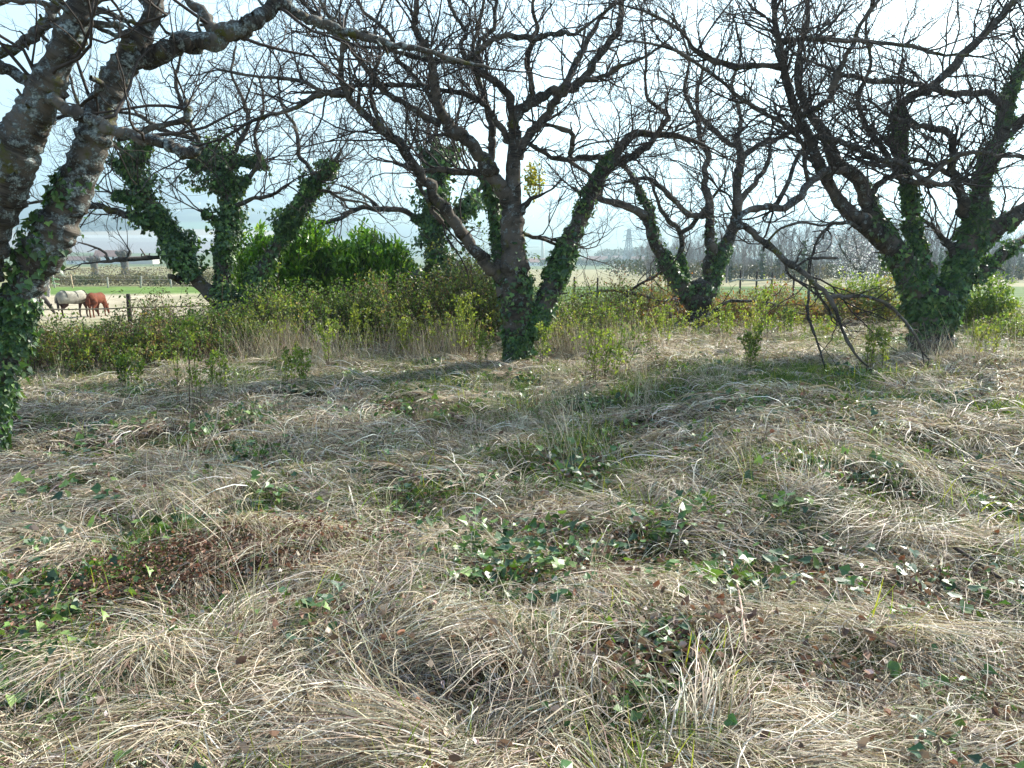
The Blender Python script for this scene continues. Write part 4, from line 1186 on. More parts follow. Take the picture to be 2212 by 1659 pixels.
# ================================================================== WOOD, HEDGES, FENCES
def wood_tree(seed, h, dens=1.0, ivy=False):
    rng = np.random.default_rng(seed)
    k = 10
    P0 = grow_path(np.zeros((1, 3)), np.array([[0, 0, 1.0]]), np.array([h * .9]), k, .05, .05, rng, 1)
    R0 = taper(np.array([h * .013]), np.array([.02]), k)
    V, Q, B, _ = tubes(P0, R0, 7)
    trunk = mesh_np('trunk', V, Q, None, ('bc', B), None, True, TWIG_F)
    s, d, rl, _ = children_of(P0, R0, 2.9 * dens, rng, .22, (.35, .95), .5)
    n = len(s)
    P1 = grow_path(s, d, h * rng.uniform(.15, .42, n), 7, .13, .12, rng, n); R1 = taper(np.maximum(rl * .5, .02), np.full(n, .012), 7)
    acc = Acc(); V, Q, B, _ = tubes(P1, R1, 4); acc.add(V, Q, None, B)
    s, d, rl, _ = children_of(P1, R1, 3.0 * dens, rng, .1, (.35, .9), .4); n = len(s)
    P2 = grow_path(s, d, h * rng.uniform(.05, .17, n), 5, .15, .1, rng, n); R2 = taper(np.full(n, .014), np.full(n, .008), 5)
    V, Q, B, _ = tubes(P2, R2, 3); acc.add(V, Q, None, B)
    s, d, rl, _ = children_of(P2, R2, 2.6 * dens, rng, .1, (.35, .9), .3); n = len(s)
    P3 = grow_path(s, d, h * rng.uniform(.03, .08, n), 3, .15, .1, rng, n); R3 = taper(np.full(n, .009), np.full(n, .006), 3)
    V, Q, B, _ = tubes(P3, R3, 3); acc.add(V, Q, None, B)
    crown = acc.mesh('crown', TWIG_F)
    iv = None
    if ivy:
        a = Acc(); ivy_on(a, P0[0], R0[0], .02, .7, 190, .55, .3, rng, None, [(.03, .05, .02), (.045, .075, .025)])
        iv = a.mesh('ivy', IVYM, False)
    e = empty('bare_tree', (0, 0, 0))
    link('trunk', trunk, e); link('crown', crown, e, kind='stuff')
    if iv: link('ivy', iv, e, kind='stuff')
    return e


protos = [wood_tree(201, 8.5), wood_tree(202, 9.5, 1.0), wood_tree(203, 8), wood_tree(204, 9, .9, True)]
used = [False] * 4
rng = np.random.default_rng(17)
spots = []
for i in range(118):
    px = 1395 + 980 * (i + rng.uniform(-.4, .4)) / 118
    Y = rng.uniform(98, 150) if px > 1550 else rng.uniform(120, 190)
    spots.append((px, Y, rng.choice(4, p=(.3, .3, .25, .15)), rng.uniform(.62, .98)))
for px, Y, hh in ((1383, 210, .9), (1398, 200, 1.0), (1372, 230, .75), (1360, 260, .7), (1410, 190, .9)):
    spots.append((px, Y, 3, hh))
for px, Y, kd, sc in spots:
    p = at(px, 600, Y)
    if used[kd]: o = copy_tree(protos[kd])
    else: o = protos[kd]; used[kd] = True
    topf = 1.0 + .12 * smooth(1500, 1900, px) - .25 * smooth(2000, 2300, px)
    o.location = (p.x, Y, h1(p.x, Y) - .05); o.rotation_euler.z = rng.uniform(0, 6.28); o.scale = (sc,) * 2 + (sc * float(topf),)
    if kd == 3: tag(o, 'ivy wrapped bare tree in the grey winter wood beyond the pasture', 'tree', 'ivy wrapped trees of the far wood')
    else: tag(o, 'leafless grey tree in the winter wood beyond the pasture', 'tree', 'bare trees of the far wood')


def scrub(name, x0, x1, y0, y1, h, n, size, cols, seed, mat=BRAM, zpow=.6):
    """loose mass of undergrowth built of leaf sized faces (world box footprint)"""
    rng = np.random.default_rng(seed)
    x = rng.uniform(x0, x1, n); y = rng.uniform(y0, y1, n)
    top = h * (.35 + 1.0 * fbm(x / (h * 1.6), y / (h * 1.6), seed, 3))
    z = H(x, y) + top * rng.random(n) ** zpow
    pos = np.stack([x, y, z], -1)
    cl = np.floor(x / (h * .8)) + 31 * np.floor(y / (h * .8))
    cols = np.array(cols)
    C = cols[(_hash(cl, cl * .37, 5) * len(cols)).astype(int) % len(cols)] * np.exp(rng.normal(0, .25, (n, 1)))
    V, T, Cc = leaves(pos, unit(n, rng) + UP * .5, unit(n, rng), size * rng.uniform(.5, 1.3, n), np.clip(C, .004, .8), SMALL, .15, rng)
    a = Acc(); a.add(V, None, T, None, Cc)
    return link(name, a.mesh(name, mat, False), kind='stuff')


scrub('undergrowth', 25, 150, 116, 128, 2.2, 26000, .42, [(.03, .035, .02), (.05, .045, .03), (.025, .035, .018), (.07, .055, .04)], 301)
scrub('undergrowth', 22, 110, 150, 190, 3.2, 9000, .6, [(.03, .035, .02), (.05, .045, .03)], 302)
scrub('hedge', -60, -9, 93, 98, 1.5, 22000, .22, [(.09, .075, .045), (.06, .07, .035), (.11, .09, .06)], 303)
scrub('hedge', 20, 220, 560, 575, 5, 9000, 1.4, [(.03, .045, .025), (.04, .05, .035)], 304)
scrub('hedge', 90, 240, 800, 860, 14, 7000, 2.6, [(.035, .045, .03), (.05, .05, .04)], 305)
scrub('hedge', 215, 300, 420, 560, 9, 9000, 1.6, [(.04, .05, .03), (.05, .05, .04)], 306)
scrub('far_wood', -1300, -1000, 2050, 2180, 34, 5000, 9, [(.02, .04, .03), (.025, .045, .03)], 307)
scrub('far_wood', -760, -420, 2500, 2650, 24, 5000, 8, [(.02, .04, .03), (.025, .045, .03)], 308)
# bare thickets at the meadow edge, left
scrub('thicket', -75, -28, 118, 124, 2.0, 5000, .25, [(.14, .11, .09), (.10, .08, .07)], 309)


def post(px, pyb, Y, h, w, mat, label, tilt=(0, 0), group=None):
    p = at(px, pyb, Y); z = h1(p.x, Y)
    m = MB(); m.tube([(0, 0, -.3), (0, 0, h * .5), (w * .05, 0, h - w * .3), (w * .05, 0, h)], [w / 2, w / 2 * 1.03, w / 2 * .98, w / 2 * .8], 9)
    o = m.build('fence_post', mat, smooth_=True, loc=(p.x, Y, z))
    o.rotation_euler = (tilt[0], tilt[1], .3)
    return tag(o, label, 'fence post', group)


PY1 = 28.0
p0 = post(282, 710, PY1, 1.27, .155, POSTD, 'dark square cut fence post standing in front of the horses')
pA = at(282, 700, PY1)
post(-60, 710, PY1 + 1.5, 1.25, .15, POSTD, 'dark fence post hidden behind the left edge trunk')
post(640, 700, PY1 - .5, 1.25, .15, POSTD, 'dark fence post hidden behind the bramble mounds')
# rail lines across the paddock fence
m = MB(); pts = []
for px, py in ((-60, 668), (60, 668), (150, 668.5), (230, 667), (282, 664.5), (340, 663.5), (420, 661), (520, 658), (640, 655)):
    q = at(px, py, PY1 - .09); pts.append(tuple(q))
m.tube(pts, [.028] * len(pts), 6)
tag(m.build('fence_rail', TAPE, smooth_=True), 'thin tan rail of the paddock fence crossing in front of the grazing horses', 'fence rail')
for i, dz in enumerate((18, 34)):
    m = MB(); pts = []
    for px, py in ((-60, 680), (150, 680), (282, 678), (420, 676), (640, 672)):
        q = at(px, py + dz, PY1 - .09); pts.append(tuple(q))
    m.tube(pts, [.004] * len(pts), 4)
    tag(m.build('fence_wire', POSTD, smooth_=True), ['upper thin wire below the tan rail of the paddock fence', 'lowest thin wire of the paddock fence above the brambles'][i], 'wire')
# pale posts behind the paddock
for px, pyb, h, mt, tl, lab in ((118, 617, 1.5, POSTG, .05, 'pale grey post right of the plank shelter'), (157, 618, 1.45, POSTT, .09, 'leaning tan post behind the blanketed horse'),
                                (233, 616, 1.2, POSTG, .0, 'pale upright post at the green strip above the chestnut horse'), (304, 616, 1.3, POSTG, -.10, 'pale leaning post at the green strip above the dark post'),
                                (370, 616, 1.2, POSTG, .03, 'pale post seen beside the stubby ivy tree bough'), (60, 616, 1.2, POSTG, 0, 'pale post hidden behind the left trunk')):
    post(px, pyb, 87, h, .17, mt, lab, (0, -tl))
m = MB()
for k_, zz in enumerate((596, 604)):
    m.tube([tuple(at(px, zz, 87 - .12)) for px in (60, 118, 157, 233, 304, 370)], [.012] * 6, 4)
tag(m.build('fence_wire', POSTG, smooth_=True), 'fine wires strung between the pale posts beyond the paddock', 'wire')
m = MB()
for a_, b_ in (((112, 592), (124, 587)), ((112, 600), (128, 604)), ((113, 606), (124, 602)), ((112, 611), (127, 614))):
    m.bar(at(*a_, 84), at(*b_, 84), .07, .07)
tag(m.build('gate_tape', TAPEG), 'bright green tapes strung at the corner beside the plank shelter', 'tape')
# plank shelter
sp = at(92, 637, 66); e = empty('plank_shelter', (sp.x, 66, h1(sp.x, 66)), 0, 'grey weathered plank wall of a shelter behind the left trunk', 'shelter')
for k_ in range(9):
    o = MB().box((-1.6, -.04 - .012 * (k_ % 2), .04 + k_ * .24), (.62 + .05 * (k_ % 3), .0, .25 + k_ * .24)).build('plank', PLANK, e)
MB().box((.45, .01, -.2), (.57, .13, 2.2)).build('corner_post', POSTG, e)
MB().box((-1.5, .01, -.2), (-1.38, .13, 2.2)).build('corner_post', POSTG, e)
# pollard stumps
for px, pyb, Y, hh, w, lab in ((205, 588, 150, 3.3, .75, 'knobbly pollarded stump left in the rough meadow'), (270, 584, 160, 4.6, .95, 'larger knobbly pollarded willow stump behind the dead bough')):
    p = at(px, pyb, Y); z = h1(p.x, Y)
    e = empty('pollard_stump', (p.x, Y, z), 0, lab, 'tree stump')
    MB().tube([(0, 0, -.3), (.1, 0, hh * .3), (-.05, 0, hh * .65), (0, 0, hh * .85)], [w * 1.0, w * .75, w * .85, w * 1.1], 10).build('trunk', BARK_P, e, True)
    rr = np.random.default_rng(px)
    for i in range(5):
        a_ = i * 1.3; dx = math.cos(a_); dy = math.sin(a_)
        MB().tube([(0, 0, hh * .78), (dx * w * .9, dy * w, hh * .88), (dx * w * 1.35, dy * w * 1.3, hh * 1.0), (dx * w * 1.4, dy * w * 1.3, hh * 1.06)], [w * .5, w * .5, w * .55, w * .3], 8).build('knob', BARK_P, e, True)
    s = np.tile(np.array([[0, 0, hh * .95]]), (60, 1)) + rr.normal(0, w * .7, (60, 3)) * np.array((1, 1, .1))
    P = grow_path(s, unit(60, rr) * .6 + UP, rr.uniform(.5, 1.6, 60) * (1 if px < 250 else 1.6), 5, .1, .1, rr, 60)
    V, Q, B, _ = tubes(P, taper(np.full(60, .03), np.full(60, .012), 5), 3)
    a = Acc(); a.add(V, Q, None, B); link('crown', a.mesh('crown', TWIG_F), e, kind='stuff')

# right pasture fence: posts and pale curved rail
RP = []
for px, Y, h, lab in ((1240 / 2212 * 2212 + 0, 47, 1.25, 'grey fence post in the pasture left of the mid tree'), (1290, 46, 1.2, 'grey fence post right behind the red bramble tangle'), (1442, 46, 1.3, 'dark fence post touching the mid tree silhouette'),
                      (1597, 45, 1.55, 'tall dark fence post carrying the pale curved rail'), (1632, 45, 1.45, 'dark fence post at the middle of the pale curved rail'), (1665, 45, 1.4, 'dark fence post at the right end of the pale curved rail'),
                      (1712, 44.5, 1.3, 'dark fence post right of the pale curved rail'), (1760, 44, 1.25, 'dark fence post behind the hanging bare branch'), (1890, 44, 1.2, 'dark fence post left of the right hand trunk')):
    RP.append(post(px, 655, Y, h, .11, POSTD, lab))
m = MB(); m.tube([tuple(at(px, py, 44.85)) for px, py in ((1575, 609), (1597, 603), (1615, 605), (1632, 606), (1650, 605), (1668, 602))], [.05] * 6, 6)
tag(m.build('fence_rail', POSTG, smooth_=True), 'pale curved wooden rail on the pasture fence right of the mid tree', 'fence rail')
m = MB(); m.tube([tuple(at(px, py, 45.2)) for px, py in ((1240, 625), (1290, 625), (1442, 626), (1597, 624), (1712, 625), (1890, 626))], [.01] * 6, 4)
tag(m.build('fence_wire', POSTD, smooth_=True), 'thin wire of the pasture fence behind the russet brambles', 'wire')


# ================================================================== HORSES
def horse(px, pyf, Y, rz, sc, coat, leg_coat, label, blanket=None, yscale=1.0):
    p = at(px, pyf, Y)
    e = empty('horse', (p.x, Y, h1(p.x, Y)), rz, label, 'horse')
    b_ = MB()
    def tb(pts, rad, n=12, sy=1.0):
        q = [tuple(sc * v for v in p_) for p_ in pts]
        v0 = len(b_.v); b_.tube(q, [r_ * sc for r_ in rad], n)
        if sy != 1.0:
            for k_ in range(v0, len(b_.v)): b_.v[k_] = (b_.v[k_][0], b_.v[k_][1] * sy, b_.v[k_][2])
    tb([(-.93, 0, 1.06), (-.90, 0, 1.08), (-.80, 0, 1.10), (-.60, 0, 1.10), (-.35, 0, 1.07), (-.05, 0, 1.04), (.25, 0, 1.05), (.48, 0, 1.08), (.66, 0, 1.06), (.74, 0, 1.04)],
       [.04, .16, .25, .31, .30, .32, .32, .31, .24, .10], 16, .86)
    tb([(.42, 0, 1.14), (.64, 0, 1.12), (.84, 0, .98), (1.02, 0, .76), (1.14, 0, .56), (1.18, 0, .48)], [.22, .22, .17, .13, .11, .06], 12, .62)
    tb([(1.10, 0, .60), (1.17, 0, .52), (1.24, 0, .38), (1.32, 0, .22), (1.37, 0, .10), (1.39, 0, .06)], [.06, .12, .115, .08, .065, .03], 10, .75)
    for s_ in (-1, 1):
        o_ = .09 * s_
        tb([(-.62, .14 * s_, 1.05), (-.66, .15 * s_, .88), (-.60, .15 * s_, .72), (-.68 + o_, .14 * s_, .56), (-.76 + o_, .14 * s_, .47), (-.73 + o_, .14 * s_, .30), (-.72 + o_, .14 * s_, .15), (-.68 + o_, .14 * s_, .08), (-.67 + o_, .14 * s_, .0)],
           [.16, .20, .15, .085, .065, .048, .05, .045, .06], 10)
        o_ = -.10 * s_
        tb([(.46, .13 * s_, 1.0), (.45, .15 * s_, .82), (.46 + o_ * .5, .15 * s_, .66), (.47 + o_, .15 * s_, .45), (.47 + o_, .15 * s_, .38), (.46 + o_, .15 * s_, .16), (.49 + o_, .15 * s_, .08), (.50 + o_, .15 * s_, .0)],
           [.14, .13, .085, .058, .06, .042, .045, .06], 10)
    o = b_.build('body', coat, e, True)
    md = o.modifiers.new('remesh', 'REMESH'); md.mode = 'VOXEL'; md.voxel_size = .028 * sc; md.use_smooth_shade = True
    sm = o.modifiers.new('smooth', 'SMOOTH'); sm.factor = .6; sm.iterations = 4
    S = lambda q: tuple(sc * v for v in q)
    MB().tube([S(q) for q in ((-.84, 0, 1.2), (-.93, 0, 1.1), (-.95, 0, .85), (-.94, 0, .55), (-.92, 0, .38))], [.04 * sc, .06 * sc, .07 * sc, .06 * sc, .02 * sc], 8).build('tail', leg_coat, e, True)
    MB().tube([S(q) for q in ((.55, 0, 1.31), (.78, 0, 1.16), (1.0, 0, .90), (1.2, 0, .62))], [.03 * sc, .045 * sc, .045 * sc, .03 * sc], 6).build('mane', leg_coat, e, True)
    for s in (-1, 1):
        MB().tube([S((1.17, .06 * s, .56)), S((1.20, .075 * s, .66)), S((1.19, .08 * s, .74))], [.03 * sc, .035 * sc, .006 * sc], 6).build('ear', coat, e, True)
    if blanket:
        m = MB(); rows = []
        xs = [-.97, -.93, -.80, -.62, -.35, -.05, .25, .5, .66]
        tops = [1.02, 1.28, 1.40, 1.46, 1.42, 1.40, 1.43, 1.44, 1.36]
        wd = [.14, .25, .30, .36, .38, .38, .36, .32, .27]
        bots = [.80, .80, .80, .78, .76, .78, .82, .92]
        for x, tp, w_, bt in zip(xs, tops, wd, bots):
            row = [(x, -w_ * 1.06, bt), (x, -w_ * 1.04, (bt + tp) / 2 - .05), (x, -w_ * .9, tp - .16), (x, -w_ * .5, tp - .03), (x, 0, tp + .01), (x, w_ * .5, tp - .03), (x, w_ * .9, tp - .16), (x, w_ * 1.04, (bt + tp) / 2 - .05), (x, w_ * 1.06, bt)]
            rows.append([S(q) for q in row])
        v = [q for r in rows for q in r]; n = 9
        f = [(i * n + j, i * n + j + 1, (i + 1) * n + j + 1, (i + 1) * n + j) for i in range(len(rows) - 1) for j in range(n - 1)]
        m.add(v, f)
        bo = m.build('blanket', blanket, e, True)
        so = bo.modifiers.new('thick', 'SOLIDIFY'); so.thickness = .02
        for x in (-.62, -.02, .5):
            i = xs.index(x) if x in xs else 5
            w_ = wd[i] * 1.06; tp = tops[i] + .025; bt = bots[i]
            MB().tube([S(q) for q in ((x, -w_ - .01, bt), (x, -w_ * .96, tp - .2), (x, -w_ * .5, tp - .015), (x, 0, tp), (x, w_ * .5, tp - .015), (x, w_ * .96, tp - .2), (x, w_ + .01, bt))], [.014 * sc] * 7, 5).build('strap', POSTD, bo)
    return e


BAY = flat_mat('bay_coat', (.055, .024, .016), .8, .3, 6, .3, .12)
CHEST = flat_mat('chestnut_coat', (.13, .038, .018), .8, .3, 6, .3, .12)
DARKC = flat_mat('dark_coat', (.02, .014, .012), .6, .2, 5)
WCOAT = flat_mat('white_coat', (.6, .57, .52), .6, .1, 5)
BLANK = flat_mat('horse_blanket', (.25, .23, .18), .85, .35, 4)
horse(164, 687, 42, 1.1, .99, BAY, DARKC, 'bay horse wearing a pale blanket with dark straps grazing in the paddock', BLANK)
horse(212, 683, 42.6, 1.62, .95, CHEST, CHEST, 'chestnut horse without a blanket grazing right of the blanketed horse')
horse(66, 685, 42.5, 1.0, .95, DARKC, DARKC, 'dark horse with a white rug mostly hidden behind the left trunk', WCOAT)

# ================================================================== GROUND COVER
PROT = {}


def proto_col(name, meshes):
    c = bpy.data.collections.new(name)
    for i, me in enumerate(meshes):
        o = bpy.data.objects.new('%s_%02d' % (name, i), me)
        c.objects.link(o)
    return c


def scatter(name, col, pts, rot, scl, idx, kind='stuff', label=None):
    me = bpy.data.meshes.new(name)
    n = len(pts)
    me.vertices.add(n); me.vertices.foreach_set('co', np.asarray(pts, np.float32).ravel())
    a = me.attributes.new('rot', 'FLOAT_VECTOR', 'POINT'); a.data.foreach_set('vector', np.asarray(rot, np.float32).ravel())
    a = me.attributes.new('scl', 'FLOAT_VECTOR', 'POINT'); a.data.foreach_set('vector', np.asarray(scl, np.float32).ravel())
    a = me.attributes.new('idx', 'INT', 'POINT'); a.data.foreach_set('value', np.asarray(idx, np.int32))
    o = link(name, me, kind=kind)
    ng = bpy.data.node_groups.new(name + '_scatter', 'GeometryNodeTree')
    ng.interface.new_socket('Geometry', in_out='INPUT', socket_type='NodeSocketGeometry')
    ng.interface.new_socket('Geometry', in_out='OUTPUT', socket_type='NodeSocketGeometry')
    gi = ng.nodes.new('NodeGroupInput'); go = ng.nodes.new('NodeGroupOutput')
    ci = ng.nodes.new('GeometryNodeCollectionInfo'); ci.inputs['Collection'].default_value = col
    ci.inputs['Separate Children'].default_value = True; ci.inputs['Reset Children'].default_value = True
    ip = ng.nodes.new('GeometryNodeInstanceOnPoints'); ip.inputs['Pick Instance'].default_value = True
    def attr(nm, t):
        x = ng.nodes.new('GeometryNodeInputNamedAttribute'); x.data_type = t; x.inputs['Name'].default_value = nm
        return x.outputs['Attribute']
    L = ng.links.new
    L(gi.outputs[0], ip.inputs['Points']); L(ci.outputs[0], ip.inputs['Instance'])
    L(attr('idx', 'INT'), ip.inputs['Instance Index'])
    L(attr('rot', 'FLOAT_VECTOR'), ip.inputs['Rotation']); L(attr('scl', 'FLOAT_VECTOR'), ip.inputs['Scale'])
    L(ip.outputs[0], go.inputs[0])
    md = o.modifiers.new('scatter', 'NODES'); md.node_group = ng
    return o


def blades(rng, n, L, w, rootr, yawsd, hfun, curl, cols, cw=None, k=6, var=.2, zend=.012):
    """flat ribbons starting near the origin running along +X: returns Acc"""
    s = np.linspace(0, 1, k)[None]
    Ln = rng.uniform(L[0], L[1], n)[:, None]
    yaw = rng.normal(0, yawsd, n)[:, None]
    yaw = yaw + curl * rng.normal(0, 1, (n, 1)) * s ** 1.5 + np.cumsum(rng.normal(0, .06, (n, k)), 1)
    ds = Ln / (k - 1)
    x = np.concatenate([np.zeros((n, 1)), np.cumsum(np.cos(yaw[:, 1:]) * ds, 1)], 1) + rng.normal(0, rootr, (n, 1))
    y = np.concatenate([np.zeros((n, 1)), np.cumsum(np.sin(yaw[:, 1:]) * ds, 1)], 1) + rng.normal(0, rootr, (n, 1))
    z = hfun(s, n, rng) + zend * rng.random((n, 1))
    P = np.stack([x, y, z], -1)
    t = np.gradient(P, axis=1); t /= np.linalg.norm(t, axis=2, keepdims=True) + 1e-9
    tw = rng.uniform(-1.2, 1.2, (n, 1, 1)) + rng.normal(0, .4, (n, 1, 1)) * s[..., None]
    up = np.zeros_like(t); up[..., 2] = 1
    side = np.cross(t, up); side /= np.linalg.norm(side, axis=2, keepdims=True) + 1e-9
    nn = np.cross(side, t)
    wd = side * np.cos(tw) + nn * np.sin(tw)
    ww = (rng.uniform(w[0], w[1], n)[:, None] * (1 - .75 * s ** 2))[..., None]
    Lf = P - wd * ww; Rt = P + wd * ww
    V = np.stack([Lf, Rt], 2).reshape(n, -1, 3)
    b = (np.arange(n) * 2 * k)[:, None] + (np.arange(k - 1) * 2)[None]
    Q = np.stack([b, b + 1, b + 3, b + 2], -1).reshape(-1, 4)
    C = pal(n, cols, cw, var, rng)
    a = Acc(); a.add(V.reshape(-1, 3), Q, None, None, np.repeat(C, 2 * k, 0))
    return a


ST = [(.45, .38, .27), (.55, .485, .38), (.31, .245, .165), (.15, .105, .065), (.56, .52, .44), (.14, .17, .05)]
SW = (4, 4, 3, 2, 2.4, .8)


def lay(h, up0=.0):
    def f(s, n, rng):
        hh = (h * rng.uniform(.3, 1.3, (n, 1)))
        return hh * np.sin(np.clip(s * PI * rng.uniform(.9, 1.25, (n, 1)), 0, PI)) ** .8 + up0 * s * rng.random((n, 1)) * .3
    return f


def upr(h, bend=.5):
    def f(s, n, rng):
        return h * rng.uniform(.4, 1, (n, 1)) * (s - bend * .5 * s ** 2.5)
    return f


rg = np.random.default_rng(101)
mats = []
for j in range(5): mats.append(blades(rg, 120, (.18, .48), (.0009, .0024), .10, .50, lay(.045), .6, ST, SW).mesh('straw', STRAW, False))
for j in range(3): mats.append(blades(rg, 120, (.25, .55), (.0009, .0023), .06, .30, lay(.085), .55, ST, SW).mesh('straw', STRAW, False))
for j in range(2): mats.append(blades(rg, 90, (.10, .34), (.0008, .0018), .13, 3.0, lay(.06), 1.4, ST, (3, 3, 3, 3, 2, 1)).mesh('straw', STRAW, False))
for j in range(4): mats.append(blades(rg, 62, (.16, .46), (.0022, .0046), .12, .7, lay(.05), .7, ST, SW, 5).mesh('straw', STRAW, False))
for j in range(2): mats.append(blades(rg, 50, (.12, .36), (.0022, .0042), .14, 3.0, lay(.09), 1.2, ST, (3, 3, 3, 3, 2, 1.5), 5).mesh('straw', STRAW, False))
STRAWC = proto_col('straw_tuft', mats)
ups = []
for j in range(3): ups.append(blades(rg, 26, (.04, .22), (.0008, .0016), .07, 3, upr(.55, .4), .2, ST, SW, 6).mesh('stalk', STRAW, False))
for j in range(2): ups.append(blades(rg, 9, (.1, .35), (.0009, .0018), .10, 3, upr(.42, .6), .3, ST, SW, 6).mesh('stalk', STRAW, False))
UPC = proto_col('stalk_tuft', ups)
GR = [(.10, .17, .03), (.07, .13, .025), (.16, .21, .05), (.045, .09, .02)]
gr = []
for j in range(3): gr.append(blades(rg, 60, (.03, .10), (.0010, .0022), .07, 3, upr(.10, .5), .3, GR, None, 4).mesh('grass', GRASSM, False))
for j in range(2): gr.append(blades(rg, 8, (.05, .12), (.0014, .0026), .06, 3, upr(.22, .3), .3, [(.24, .27, .05), (.14, .2, .03)], None, 5).mesh('grass', GRASSM, False))
GRC = proto_col('grass_tuft', gr)


def leafpatch(rng, n, rad, zr, size, cols, tm, mat, flat=1.0, cw=None):
    a = Acc()
    pos = np.stack([rng.normal(0, rad, n), rng.normal(0, rad, n), rng.uniform(zr[0], zr[1], n)], -1)
    N = UP * flat + rng.normal(0, .45, (n, 3))
    D = unit(n, rng) * np.array((1, 1, .35))
    V, T, C = leaves(pos, D, N, size * rng.uniform(.5, 1.2, n), pal(n, cols, cw, .25, rng), tm, .15, rng)
    a.add(V, None, T, None, C)
    return a.mesh('leaf', mat, False)


lf = [leafpatch(rg, 34, .15, (-.01, .04), .038, [(.20, .14, .10), (.14, .10, .075), (.30, .24, .19), (.42, .37, .32), (.24, .13, .08)], DRY, LITT, .6) for _ in range(5)]
LITC = proto_col('leaf_litter', lf)
iv = [leafpatch(rg, 22, .12, (.02, .10), .055, [(.05, .11, .03), (.08, .15, .035), (.14, .22, .05), (.04, .085, .04)], IVY, IVYM, 1.0) for _ in range(4)]
iv += [leafpatch(rg, 40, .14, (.01, .10), .028, [(.06, .11, .03), (.11, .17, .04), (.04, .08, .02)], OVAL, BRAM, .8) for _ in range(2)]
IVC = proto_col('ground_ivy', iv)
rd = [leafpatch(rg, 60, .13, (.02, .20), .034, [(.15, .075, .045), (.09, .045, .03), (.24, .14, .09)], DRY, LITT, .2) for _ in range(3)]
RDC = proto_col('dead_bracken', rd)


def place(rng, n, ymin, ymax, pw_=1.0, margin=1.4, amax=.74, power=None):
    """points over the visible wedge, uniform in area density falling as distance grows"""
    u = rng.random(n)
    if power is None: Y = np.sqrt(ymin ** 2 + u * (ymax ** 2 - ymin ** 2))
    else:
        e = 2 - power
        Y = (ymin ** e + u * (ymax ** e - ymin ** e)) ** (1 / e)
    X = rng.uniform(-1, 1, n) * (amax * Y + margin)
    return X, Y


def orient(X, Y, yaw, sc, rng, sink=.0, tilt=.08, zs=1.0):
    e = .08
    gxx = (H(X + e, Y) - H(X - e, Y)) / (2 * e); gyy = (H(X, Y + e) - H(X, Y - e)) / (2 * e)
    cx, sx = np.cos(yaw), np.sin(yaw)
    pit = -np.arctan(gxx * cx + gyy * sx) + rng.normal(0, tilt, len(X))
    rol = np.arctan(-gxx * sx + gyy * cx) + rng.normal(0, tilt, len(X))
    return np.stack([X, Y, H(X, Y) - sink], -1), np.stack([rol, pit, yaw], -1), np.stack([sc, sc, sc * zs], -1)


rg = np.random.default_rng(202)


def flow(X, Y):
    th = PI + .35 + (fbm(X * .6 + 3, Y * .9, 41, 4) - .5) * 11
    # on the bank on the right the straw hangs towards the camera
    wb_ = smooth(.8, 2.2, X) * band(Y, 3.9, 5.6, .08)
    th = th * (1 - wb_) + (-PI / 2 + (fbm(X * 1.5, Y, 43) - .5) * 1.5) * wb_
    return th


bare = lambda X, Y: fbm(X * 1.5 + 9, Y * 1.9, 51, 3) * .75 + fbm(X * 5, Y * 6, 52, 2) * .25
# straw mat
X, Y = place(rg, 26000, 1.5, 26, power=.95)
m_ = bare(X, Y)
keep = rg.random(len(X)) < np.clip((m_ - .458) * 4.6, .05, .58) * (1 - .25 * smooth(5, 9, Y))
keep &= ~((((X - 2.6) / 1.7) ** 2 + ((Y - 8.6) / 1.3) ** 2 < 1) & (rg.random(len(X)) < .72))
X, Y = X[keep], Y[keep]
yaw = flow(X, Y) + rg.normal(0, .62, len(X)) + PI * (rg.random(len(X)) < .2)
sc = rg.uniform(.7, 1.2, len(X)) * (1 + .018 * Y)
P_, R_, S_ = orient(X, Y, yaw, sc, rg, .0, .07, .9)
idx = np.where(rg.random(len(X)) < .45, rg.integers(8, 10, len(X)), np.where(fbm(X * 1.3, Y * 1.3, 61) > .58, rg.integers(5, 8, len(X)), rg.integers(0, 5, len(X))))
idx = np.where(rg.random(len(X)) < smooth(3.6, 6.5, Y), rg.integers(10, 16, len(X)), idx)
scatter('dry_grass', STRAWC, P_, R_, S_, idx)
# standing stalks
X, Y = place(rg, 5200, 2.5, 24, power=.4)
keep = rg.random(len(X)) < np.clip((fbm(X * .6, Y * .6, 71) - .47) * 5, .02, 1) * np.clip((Y - 3) / 7, .12, 1)
X, Y = X[keep], Y[keep]
P_, R_, S_ = orient(X, Y, rg.uniform(0, 6.28, len(X)), rg.uniform(.5, 1.3, len(X)) * (1 - .3 * smooth(10, 12, Y)), rg, .0, .2)
scatter('standing_stalks', UPC, P_, R_, S_, rg.integers(0, 5, len(X)))
# extra tall stalk clumps seen in the photo
cl = []
for px, pyb, Yc, n_ in ((640, 770, 12.6, 26), (560, 780, 12.2, 18), (880, 770, 12.4, 30), (960, 770, 12.5, 22), (1262, 765, 12.6, 26), (1290, 770, 12.4, 14), (1340, 775, 12.3, 14), (2060, 800, 9.8, 14), (2200, 690, 15.5, 20), (720, 790, 11.6, 14)):
    c = at(px, pyb, Yc)
    cl.append(np.stack([rg.normal(c.x, .32, n_), rg.normal(Yc, .3, n_)], -1))
cl = np.concatenate(cl)
P_, R_, S_ = orient(cl[:, 0], cl[:, 1], rg.uniform(0, 6.28, len(cl)), rg.uniform(1.1, 1.9, len(cl)), rg, 0, .12)
scatter('standing_stalks', UPC, P_, R_, S_, rg.integers(0, 5, len(cl)))
